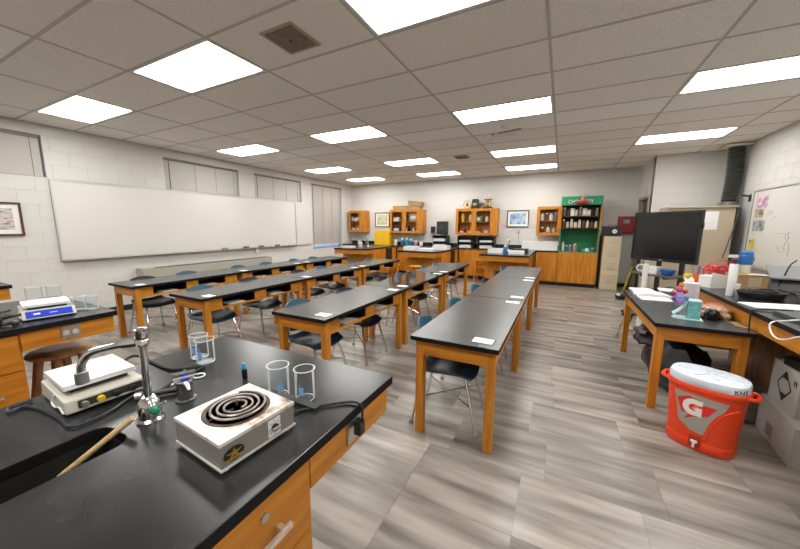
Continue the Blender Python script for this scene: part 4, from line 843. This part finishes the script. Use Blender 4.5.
t = bx((1.655, 4.33), 0, 0, 0, 0, 'cardboard_box', 'brown cardboard box under the blue topped jar', 'box', R(10)); B('carton', card, -.105, .12, -.10, .10, 0, .165, t, .004); B('shipping_label', mat('tan_label', (.50, .40, .27), .8), -.03, .07, -.102, -.10, .05, .14, t); B('tape', mat('tape', (.46, .30, .16), .3), -.106, .121, -.03, .03, .165, .1662, t); B('lid_flap', white_pp, -.02, .12, -.112, -.06, .1665, .169, t)
t = thing('blue_top_jar', 'translucent jar with a big blue lid on the cardboard box', 'jar', (1.66, 4.38, zb+.1695)); t.scale = (.56, .56, .86); G().lathe([(.072, 0), (.078, .006), (.078, .095), (.072, .10)], 24).obj('jar', mat('frost', (.62, .62, .52), .3), t, smooth=True); G().lathe([(.084, .10), (.090, .105), (.090, .185), (.097, .188), (.097, .20), (.088, .206), (.088, .235), (.074, .25), (0, .252)], 24).obj('lid', mat('lid_blue', (.03, .16, .46), .35), t, smooth=True)
for s in (-1, 1): G().blob((s*.094, 0, .16), (.014, .02, .03), 1, 0, sub=2).obj('handle_lug', MATS['lid_blue'], t, smooth=True)
t = thing('maroon_spool', 'maroon trinket beside the blue topped jar', 'ornament', (1.57, 4.36, zb+.1695)); G().lathe([(.03, 0), (.012, .03), (.03, .06), (.01, .1), (.026, .13), (0, .15)], 12).obj('stem', mat('maroon', (.14, .03, .05), .5), t, smooth=True); B('tag', white_pp, -.05, .02, -.01, 0, .15, .18, t)
t = bx((1.60, 3.87), 0, 0, 0, 0, 'black_basket', 'shallow black basket full of cables on the right bench', 'basket', R(20)); G().lathe([(.0, .0), (.15, .0), (.185, .06), (.18, .064), (.145, .008), (0, .008)], 28, sy=.62).obj('shell', black_pl, t, smooth=True)
g = G()
for k in range(12):
    r_ = rnd.uniform(.04, .135); ph = rnd.uniform(0, 6.28); g.tube([(r_*math.cos(a*.52+ph)+rnd.uniform(-.01, .01), .58*r_*math.sin(a*.52+ph), .02+.004*k+.012*math.sin(a+ph)) for a in range(12)], .007, 6, True)
g.obj('cables', black_rub, t, smooth=True)
t = bx((1.99, 3.80), 0, 0, 0, 0, 'cable_heap', 'heap of black straps and cables on the right bench', 'cables'); g = G()
for k in range(26):
    p = [Vector((rnd.uniform(-.17, .2), rnd.uniform(-.2, .2), .014+rnd.uniform(0, .115))) for _ in range(4)]; g.tube(spline(p, 5), rnd.uniform(.008, .014), 6)
g.blob((0, 0, .045), (.17, .18, .045), 4, .3); g.obj('straps', black_rub, t, smooth=True)
for k in range(5): G().blob((rnd.uniform(-.14, .16), -.14+rnd.uniform(-.04, .08), .10), (.016, .016, .014), k, .1, sub=2).obj('buckle', [steel, white_pl, pm('pink')][k % 3], t, smooth=True)
t = bx((2.10, 4.50), 0, 0, 0, 0, 'equipment_case', 'grey plastic equipment case with a sloping lid at right', 'case', R(-14)); lg = mat('case_light', (.22, .225, .23), .35); dg_ = mat('case_dark', (.09, .092, .095), .45)
G().prism([(-.16, 0), (.14, 0), (.14, .2), (-.10, .12)], -.20, .20, 'x').obj('body', dg_, t, .01); G().prism([(-.175, .118), (.15, .215), (.15, .235), (-.175, .14)], -.21, .21, 'x').obj('lid', lg, t, .006); B('badge', pm('grey'), .08, .15, -.179, -.175, .122, .135, t)
t = thing('board_eraser', 'black eraser lying on the tray of the right whiteboard', 'eraser', (XR-.065, 6.45, .9145)); B('felt', pm('grey'), -.025, .025, -.09, .09, 0, .015, t); B('grip', black_pl, -.022, .022, -.085, .085, .015, .045, t, .004)
o = G().box(-.24, .24, -.10, .10, 0, .006).obj('paper_stack', white_pp, None, loc=(1.60, 3.53, zb), rz=R(12)); tag(o, 'white papers at the edge of the right bench', 'paper')
t = bx((1.62, 3.08), 0, 0, 0, 0, 'laptop', 'closed dark grey laptop at the edge of the right bench', 'laptop', R(4)); dl = mat('laptop_grey', (.055, .057, .06), .4)
B('base', dl, -.2, .2, -.16, .16, 0, .012, t, .004); B('lid', mat('laptop_lid', (.085, .088, .09), .35), -.2, .2, -.16, .16, .0135, .024, t, .004)
tag(G().tube(spline([(1.9, 3.3, zb+.03), (1.72, 3.22, zb+.032), (1.55, 3.02, zb+.034), (1.38, 2.97, zb+.01), (1.30, 2.97, .90), (1.285, 2.93, .85), (1.285, 2.86, .825), (1.29, 2.78, .84), (1.31, 2.66, .90), (1.40, 2.55, zb+.006), (1.6, 2.5, zb+.006)], 8), .0052, 8).obj('white_cable', white_pl, smooth=True), 'white cable drooping over the front of the right bench', 'cable')
tag(G().tube(spline([(1.56, 3.34, zb+.012), (1.42, 3.30, zb+.012), (1.32, 3.27, zb+.004), (1.305, 3.25, .90), (1.305, 3.24, .80), (1.31, 3.24, .70)], 8), .005, 8).obj('black_cable', black_rub, smooth=True), 'black cable hanging down the front of the right bench', 'cable')
tag(G().tube(spline([(1.98, 4.32, zb+.006), (1.93, 4.40, zb+.03), (1.965, 4.42, zb+.16), (2.0, 4.44, zb+.26), (2.08, 4.54, zb+.30)], 8), .006, 8).obj('black_cable', black_rub, smooth=True), 'black cable standing beside the grey equipment case', 'cable')
t = bx((1.60, 4.76), 0, 0, 0, 0, 'red_basket', 'red wire basket of craft strings on the right bench', 'basket'); t.scale = (1.2, 1.2, 1.25); rm = mat('red_wire', (.62, .03, .03), .4)
for zz, rr in ((.02, .09), (.06, .10), (.10, .11), (.13, .115)): G().tube([(rr*math.cos(a*R(15)), rr*math.sin(a*R(15)), zz) for a in range(24)], .005, 6, True).obj('hoop', rm, t)
for k in range(10): a = k*.628; G().tube([(.088*math.cos(a), .088*math.sin(a), .0), (.115*math.cos(a), .115*math.sin(a), .13)], .004, 6).obj('upright', rm, t)
g = G()
for k in range(14):
    p = [Vector((rnd.uniform(-.08, .08), rnd.uniform(-.08, .08), .03+rnd.uniform(0, .13))) for _ in range(4)]; g.tube(spline(p, 4), .007, 5)
g.obj('red_strings', mat('string_red', (.65, .05, .08), .7), t, smooth=True); G().blob((.03, -.05, .07), (.05, .03, .04), 3, .3).obj('purple_yarn', pm('purple'), t, smooth=True); G().tube(spline([(-.11, 0, .13), (-.05, 0, .19), (.05, 0, .2), (.11, 0, .13)]), .006, 6).obj('handle', rm, t)
t = bx((1.375, 4.60), 0, 0, 0, 0, 'orange_cup', 'orange cup with pens beside the red basket', 'cup'); G().lathe([(.034, 0), (.042, .11), (.038, .11), (.03, .006), (0, .006)], 18).obj('cup', mat('cup_orange', (.80, .16, .02), .4), t, smooth=True)
for k, (a, b, cl) in enumerate(((-.035, .03, 'grey'), (.02, .03, 'purple'), (-.01, -.03, 'blue'))): G().tube([(a*.3, b*.3, .012), (a*1.3, b*1.3, .20)], .005, 6).obj('pen', pm(cl), t)
t = bx((1.37, 4.86), 0, 0, 0, 0, 'yellow_tub', 'small yellow tub behind the orange cup', 'tub'); G().lathe([(.035, 0), (.045, .05), (.04, .075), (0, .08)], 18).obj('tub', mat('tub_yellow', (.75, .58, .06), .4), t, smooth=True)
# boxes below
cw = mat('carton_white', (.40, .385, .36), .7, col2=(.46, .445, .42), scale=6); ink = mat('black_ink', (.012, .012, .012), .7)
t = thing('white_carton', 'large white carton on the floor under the right bench', 'box', (1.435, 3.07, 0), R(-6)); B('carton', cw, 0, .38, -.30, .235, 0, .27, t, .004); B('tape', mat('grey_label', (.25, .24, .22), .7), -.0015, 0, -.03, .07, .04, .13, t)
t = thing('white_carton', 'white carton with a black diamond mark on the lower carton', 'box', (1.475, 3.08, .2705), R(-4)); B('carton', cw, 0, .3, -.16, .21, 0, .30, t, .004)
dm_ = G(); c0, c1, s_, wdd = .02, .155, .105, .010
for a, b in (((0, s_), (s_, 0)), ((s_, 0), (0, -s_)), ((0, -s_), (-s_, 0)), ((-s_, 0), (0, s_))):
    A, Bv = Vector((c0+a[0]*.85, c1+a[1])), Vector((c0+b[0]*.85, c1+b[1])); n_ = (Bv-A).orthogonal().normalized()*wdd*.5; dm_.prism([tuple(A+n_), tuple(Bv+n_), tuple(Bv-n_), tuple(A-n_)], -.0015, -.0002, 'x')
dm_.prism([(c0, c1+s_), (c0+s_*.40, c1+s_*.5), (c0-s_*.40, c1+s_*.5)], -.0014, -.0003, 'x'); dm_.prism([(c0, c1-s_), (c0+s_*.40, c1-s_*.5), (c0-s_*.40, c1-s_*.5)], -.0014, -.0003, 'x'); dm_.obj('diamond_mark', ink, t)
for k in range(2): G().prism([(-.10-.022*k, .20), (-.092-.022*k, .20), (-.092-.022*k, .225), (-.085-.022*k, .225), (-.096-.022*k, .245), (-.107-.022*k, .225), (-.10-.022*k, .225)], -.0014, -.0003, 'x').obj('arrow_mark', ink, t)
t = thing('black_tray', 'black plastic tray lying on the upper white carton', 'tray', (1.56, 3.02, .5712), R(5)); B('dish', black_pl, -.07, .2, -.2, .14, 0, .05, t, .012); B('rim', black_pl, -.08, .21, -.21, .15, .05, .058, t, .003)
t = thing('tan_roll', 'tan paper tube with a navy end at the right frame edge', 'tube', (1.53, 2.76, .2705)); t.rotation_euler = (R(8), 0, 0); t.location.z = .2712; G().cyl((0, 0, .06), .055, .36, 20, r1=.05).obj('tube', mat('tan_tube', (.55, .38, .24), .6), t, smooth=True); G().cyl((0, 0, 0), .058, .06, 20).obj('end_band', mat('band_navy', (.02, .025, .06), .5), t, smooth=True)
# ---------------------------------------------------------------- cooler
t = thing('drink_cooler', 'orange oval drink cooler with a white lid on the floor', 'cooler', (.985, 2.83, 0), R(-26)); t.scale = (1, 1, 1.11); om = mat('cooler_orange', (.80, .060, .012), .38); A_, B_ = .205, .158
def ov(a, s=1.0, n=2.6): c, s_ = math.cos(a), math.sin(a); return (A_*s*abs(c)**(2/n)*(1 if c >= 0 else -1), B_*s*abs(s_)**(2/n)*(1 if s_ >= 0 else -1))
def ovring(prof, N=56):
    g = G(); rings = []
    for s, zz in prof: rings.append([g.b.verts.new((*ov(2*math.pi*i/N, s), zz)) for i in range(N)])
    for P_, Q in zip(rings, rings[1:]):
        for i in range(N): g.b.faces.new((P_[i], P_[(i+1) % N], Q[(i+1) % N], Q[i]))
    g.b.faces.new(rings[0][::-1]); g.b.faces.new(rings[-1]); return g
ovring([(.86, 0), (.90, .008), (.91, .06), (.885, .066), (.885, .072), (.99, .38), (1.03, .385), (1.05, .395), (1.05, .41), (1.03, .418), (.96, .418)]).obj('body', om, t, smooth=True)
ld = mat('lid_white', (.66, .72, .82), .35)
lidp = ovring([(.98, .418), (1.0, .422), (1.0, .456), (.97, .468), (.88, .473)]).obj('lid', ld, t, smooth=True)
for a, b in ((0, 0), (1, 0), (2, 0)):
    ang = [0, 1.05, 2.1][a]; g = G(); g.box(-.165 if a == 0 else -.12, .165 if a == 0 else .12, -.009, .009, .4715, .4785); g.xf(Matrix.Rotation(ang, 4, 'Z')); g.obj('lid_rib', ld, lidp, .002)
for s in (-1, 1):
    G().tube(spline([(s*A_*.93, -.075, .400), (s*(A_+.03), -.05, .402), (s*(A_+.038), 0, .402), (s*(A_+.03), .05, .402), (s*A_*.93, .075, .400)], 6), .012, 8).obj('handle', om, t, smooth=True)
def bodyscale(zz): return .885+(.99-.885)*(zz-.072)/(.38-.072)
def front(x, zz, off=.0015):
    x += .008; zz += .012; s = bodyscale(zz); k = min(1, abs(x)/(A_*s)); y = -B_*s*(1-k**2.6)**(1/2.6); return (x, y-off, zz)
def decal(name, poly, m, off, parent):
    """outline on the curved front, filled by thin strips so that it follows the body"""
    xs = [p[0] for p in poly]; g = G(); N = 30; x0, x1 = min(xs), max(xs)
    def cross(x):
        r = []
        for (a, b), (c, d) in zip(poly, poly[1:]+poly[:1]):
            if (a <= x) != (c <= x): r.append(b+(d-b)*(x-a)/(c-a))
        return sorted(r)
    for k in range(N):
        xa, xb = x0+(x1-x0)*(k+.001)/N, x0+(x1-x0)*(k+.999)/N; ca, cb_ = cross(xa), cross(xb); cm = cross((xa+xb)/2)
        if len(ca) != len(cm): ca = cm
        if len(cb_) != len(cm): cb_ = cm
        for i in range(0, len(cm)-1, 2):
            n = max(1, int((cm[i+1]-cm[i])/.03)); 
            for q in range(n):
                f0, f1 = q/n, (q+1)/n; P4 = [front(xa, ca[i]+(ca[i+1]-ca[i])*f0, off), front(xb, cb_[i]+(cb_[i+1]-cb_[i])*f0, off), front(xb, cb_[i]+(cb_[i+1]-cb_[i])*f1, off), front(xa, ca[i]+(ca[i+1]-ca[i])*f1, off)]
                try: g.b.faces.new([g.b.verts.new(p) for p in P4])
                except Exception: pass
    return g.obj(name, m, parent)
sil = mat('decal_silver', (.42, .40, .36), .35, .3); wht = mat('decal_white', (.85, .84, .82), .4)
dc = decal('label_panel', [(-.155, .345), (-.10, .350), (-.02, .352), (.125, .345), (.105, .29), (.065, .24), (.04, .18), (.025, .105), (-.05, .115), (-.085, .14), (-.115, .16), (-.13, .25)], sil, .0012, t)
decal('label_swoosh', [(-.135, .30), (-.07, .335), (-.03, .325), (.01, .30), (.075, .30), (.035, .235), (-.03, .21), (-.085, .175), (-.055, .225), (-.10, .215)], mat('decal_red', (.72, .030, .020), .4), .0018, dc)
gc, gz = -.042, .268
outer = [(gc+.058*math.cos(R(a)), gz+.054*math.sin(R(a))) for a in range(62, 291, 12)]; inner = [(gc+.024*math.cos(R(a)), gz+.022*math.sin(R(a))) for a in range(280, 60, -14)]
Gp = [(gc+.045, gz+.052)]+outer+[(gc+.045, gz-.052), (gc+.045, gz+.004), (gc+.002, gz+.004), (gc+.002, gz-.012), (gc+.014, gz-.014), (gc+.014, gz-.022)]+inner+[(gc+.045, gz+.020)]
decal('letter_g', Gp, wht, .0024, dc)
decal('bolt_mark', [(gc-.014, gz-.010), (gc+.004, gz+.010), (gc+.0, gz+.014), (gc+.034, gz+.018), (gc+.010, gz+.0), (gc+.016, gz-.004)], mat('decal_orange', (.80, .22, .02), .4), .003, dc)
G().tube([front(x_, z_, .0) for x_, z_ in ((.035, .08), (.05, .15), (.075, .22), (.105, .27), (.135, .295), (.165, .31))], .004, 6).obj('body_rib', om, t, smooth=True)
sp = B('recess_shade', mat('cooler_shade', (.40, .03, .01), .5), -.035, .025, -B_*.93-.004, -B_*.80, .03, .10, t, .004)  # raised block: shade of the recess put into a darker orange
G().cyl((-.005, -B_*.93-.028, .062), .009, .03, 12, 'y').obj('spigot', white_pl, sp); B('spigot_lever', white_pl, -.022, .012, -B_*.93-.03, -B_*.93-.018, .066, .078, sp, .002); G().cyl((-.005, -B_*.93-.026, .035), .007, .028, 10).obj('nozzle', white_pl, sp)
a0 = R(-22)
for k, ch in enumerate('KHS'):
    p = Vector((*ov(R(-48+k*11), 1.0), 0)); nx = Vector((p.x/A_**2, p.y/B_**2, 0)).normalized(); ang = math.atan2(nx.x, -nx.y)
    text('lid_letter', ch, .040, ink, lidp, T((p.x+nx.x*.001, p.y+nx.y*.001, .438)) @ Matrix.Rotation(ang, 4, 'Z') @ FACE_MY, .0008)
# ---------------------------------------------------------------- television on a cart
t = thing('television', 'large black flat television turned towards the room', 'television', (1.455, 6.42, 0), R(-50.5))
hw, z0, z1 = .512, .995, 1.78; bz = mat('tv_bezel', (.008, .008, .009), .3)
for q in ((-hw, hw, z1-.028, z1), (-hw, hw, z0, z0+.045), (-hw, -hw+.022, z0+.045, z1-.028), (hw-.022, hw, z0+.045, z1-.028)): B('bezel', bz, q[0], q[1], -.03, .02, q[2], q[3], t, .003)
B('screen', mat('tv_screen', (.006, .006, .007), .12), -hw+.022, hw-.022, -.022, .015, z0+.045, z1-.028, t); B('rear_case', bz, -hw+.05, hw-.05, .02, .07, z0+.06, z1-.06, t, .015); B('maker_mark', steel, -.03, .03, -.0312, -.03, z0+.015, z0+.028, t)
B('side_port', bz, hw, hw+.012, -.015, .015, 1.52, 1.60, t, .003)
t = thing('tv_cart', 'black rolling cart with a shelf below the television', 'cart', (1.50, 6.48, 0), R(-50.5)); cm_ = mat('cart_black', (.02, .02, .022), .4)
for s in (-1, 1):
    B('post', cm_, s*.18-.025, s*.18+.025, .115, .165, .10, 1.6, t, .004); B('base_foot', cm_, s*.34-.03, s*.34+.03, -.32, .30, .07, .11, t, .006)
    for y in (-.28, .26): G().cyl((s*.34-.015, y, .035), .035, .03, 16, 'x').obj('caster', black_rub, t, smooth=True)
B('base_beam', cm_, -.31, .31, .11, .17, .07, .11, t); B('shelf', mat('shelf_grey', (.10, .10, .105), .35), -.34, .36, -.27, .11, .765, .79, t, .006); B('mount_plate', cm_, -.25, .25, .085, .115, 1.25, 1.5, t)
B('shelf_bracket', cm_, -.205, -.155, -.2, .115, .73, .765, t); B('shelf_bracket', cm_, .155, .205, -.2, .115, .73, .765, t)
def cartp(x, y, zz): v = Matrix.Rotation(R(-50.5), 3, 'Z') @ Vector((x, y, 0)); return (1.50+v.x, 6.48+v.y, zz)
t = thing('white_box', 'white box on the cart shelf below the television', 'box', cartp(-.06, -.1, .7905), R(-40)); B('carton', white_pl, -.07, .07, -.06, .06, 0, .11, t, .004); B('lid', white_pp, -.072, .072, -.062, .062, .09, .115, t, .003)
t = thing('blue_bowl', 'bright blue bowl on the cart shelf below the television', 'bowl', cartp(.17, -.12, .7905)); G().lathe([(0, 0), (.06, 0), (.10, .06), (.105, .09), (.098, .09), (.055, .008), (0, .008)], 24).obj('bowl', mat('bowl_blue', (.02, .11, .42), .35), t, smooth=True); G().blob((0, 0, .05), (.08, .08, .035), 3, .2).obj('contents', pm('blue'), t, smooth=True)
t = thing('cable_reel', 'white ring shaped reel at the left of the cart', 'reel', cartp(-.27, -.12, .7905)); G().tube([(.055*math.cos(a*R(20)), 0, .068+.055*math.sin(a*R(20))) for a in range(18)], .014, 8, True).obj('ring', white_pl, t, smooth=True); G().cyl((0, -.01, .068), .03, .02, 14, 'y').obj('hub', pm('grey'), t)
c = at(648, 292, y=6.2); t = thing('white_post', 'white cardboard tube standing beside the television cart', 'tube', (1.19, 6.05, 0)); G().lathe([(.036, 0), (.036, .98), (.030, .98), (.030, .02), (0, .02)], 18).obj('tube', white_pl, t, smooth=True); G().cyl((0, 0, .5), .0375, .03, 18).obj('band', pm('grey'), t)
c = at(620, 299, z=0); t = thing('power_strip_reel', 'small black and white object on the floor by the doorway', 'gadget', c); G().blob((0, 0, .06), (.10, .09, .06), 2, .1).obj('body', black_pl, t, smooth=True); G().blob((-.04, -.05, .10), (.04, .04, .03), 4, .1).obj('white_cap', white_pl, t, smooth=True)  # unidentified object, built as a black lump with a white cap
# ---------------------------------------------------------------- fume hood cabinet, duct
tanm = mat('hood_tan', (.50, .42, .30), .5)
t = thing('tan_cabinet', 'tall tan metal cabinet behind the television', 'cabinet', (0, 0, 0)); HX0, HX1, HY0, HY1 = 1.74, 2.66, 7.62, 8.30
B('body', tanm, HX0, HX1, HY0, HY1, 0, 1.89, t, .004); B('top_board', mat('hood_top', (.50, .43, .33), .6), HX0-.0, HX1+.03, HY0-.05, HY1, 1.8905, 1.915, t, .003); B('door', tanm, HX0+.01, HX1-.01, HY0-.018, HY0, .08, 1.87, t, .004)
B('gap_shade', mat('gap_shade_dark', (.03, .028, .025), .5), HX1-.002, HX1+.012, HY0-.018, HY1, 0, 1.88, t)  # dark strip painting the shade in the gap between cabinet and wall
tag(B('paper_notice', white_pp, 2.20, 2.44, HY0-.022, HY0-.0185, 1.50, 1.82), 'white paper notice taped on the tan cabinet', 'paper')
t = thing('ribbed_duct', 'black ribbed flexible duct from the tan cabinet to the ceiling', 'duct', (0, 0, 0)); A0, A1 = at(729, 200, y=7.95), at(736, 155, y=7.95)
p0, p1 = Vector((A0.x, 7.95, 1.9155)), Vector((A1.x, 7.95, 2.95)); n = 44; pts, rs = [], []
for k in range(n+1):
    f = k/n; pts.append(p0.lerp(p1, f)+Vector((.02*math.sin(f*3.1), 0, 0))); rs.append(.124 if k % 2 else .098)
G().tube(pts, rs, 24).obj('hose', mat('duct_black', (.050, .054, .048), .4), t, smooth=True); G().tube([p0-Vector((0, 0, .0)), p0+Vector((0, 0, .08))], [.155, .128], 24).obj('lower_collar', mat('duct_collar', (.12, .115, .10), .5), t, smooth=True)
B('ceiling_plate', mat('plate_cream', (.62, .58, .50), .5), p1.x-.19, p1.x+.17, 7.78, 8.13, 2.945, 2.985, t, .004)
# right whiteboard: u runs toward -y
MR = T((XR, 7.48, 0)) @ Matrix.Rotation(R(-90), 4, 'Z')
rbd = board('whiteboard with photos and notes on the right wall', MR, 3.6, .93, 2.12)
mk = mat('marker_ink', (.12, .12, .13), .6)
def stroke(p): G().tube([(a, -.0205, b) for a, b in p], .0019, 5).obj('marker_line', mk, rbd)
def onb(px, py): v = at(px, py, x=XR); return (7.48-v.y, v.z)
for p in ([(769, 214.5), (773, 210)], [(771, 215.5), (775, 211.5)], [(775, 218.5), (779, 215.5)], [(777, 233), (782, 233.5), (785, 234)], [(786, 234), (792, 232.5)], [(788, 234), (787, 238), (789, 241), (791, 238), (790, 233.5)], [(788, 242), (786, 246), (786, 252)], [(790, 242), (791, 248), (789, 256)], [(776, 245), (780, 247)], [(778, 248.5), (782, 249)], [(779, 251), (783, 252)]):
    stroke([onb(*q) for q in p])
for k, (a, b, c_, d, st_) in enumerate(((760, 195.5, 769, 207, 'pink'), (757.5, 209.5, 764.5, 217.5, 'brown'), (755.5, 220.5, 765, 231, 'grey'))):
    u0, zt_ = onb(a, b); u1, zb_ = onb(c_, d); m_ = ramp_mat('photo_'+st_, {'pink': [(.35, (.40, .18, .32)), (.6, (.72, .58, .66))], 'brown': [(.35, (.12, .08, .05)), (.6, (.50, .40, .30))], 'grey': [(.35, (.06, .06, .08)), (.6, (.42, .42, .45))]}[st_], 14)
    o = G().box(u0, u1, -.0235, -.0205, zb_, zt_).obj('photo_print', m_); o.matrix_world = MR; tag(o, '%s photo print stuck to the left edge of the right whiteboard' % {'pink': 'pink', 'brown': 'small brown', 'grey': 'dark grey'}[st_], 'photo', 'photos on the right whiteboard')
u0, zt_ = onb(755.5, 239); t = thing('yellow_holder', 'yellow clip holder hanging at the edge of the right whiteboard', 'clip'); t.matrix_world = MR; B('clip', mat('clip_yellow', (.70, .62, .05), .5), u0-.02, u0+.04, -.06, -.029, zt_-.15, zt_, t, .006); B('jaw', pm('grey'), u0-.01, u0+.03, -.068, -.06, zt_-.06, zt_-.02, t)
v = at(750.5, 198, x=XR); t = thing('wall_hook', 'dark metal hook with a cord on the right wall', 'hook', (XR, v.y, v.z)); B('plate', MATS['gunmetal'], -.015, -.001, -.03, .03, -.06, .06, t, .003)
G().tube(spline([(-.01, 0, .03), (-.10, 0, .04), (-.15, .02, 0), (-.14, .02, -.08)]), .014, 8).obj('arm', MATS['gunmetal'], t, smooth=True)
tag(G().tube(spline([(2.69, 7.58, 1.86), (2.66, 7.575, 1.6), (2.61, 7.57, 1.3), (2.56, 7.57, 1.0)]), .008, 6).obj('hanging_cord', mat('cord_brown', (.10, .07, .04), .6)), 'brown cord hanging down the tan cabinet front', 'cord')
for c_ in (cb, cn):
    assert c_['label']
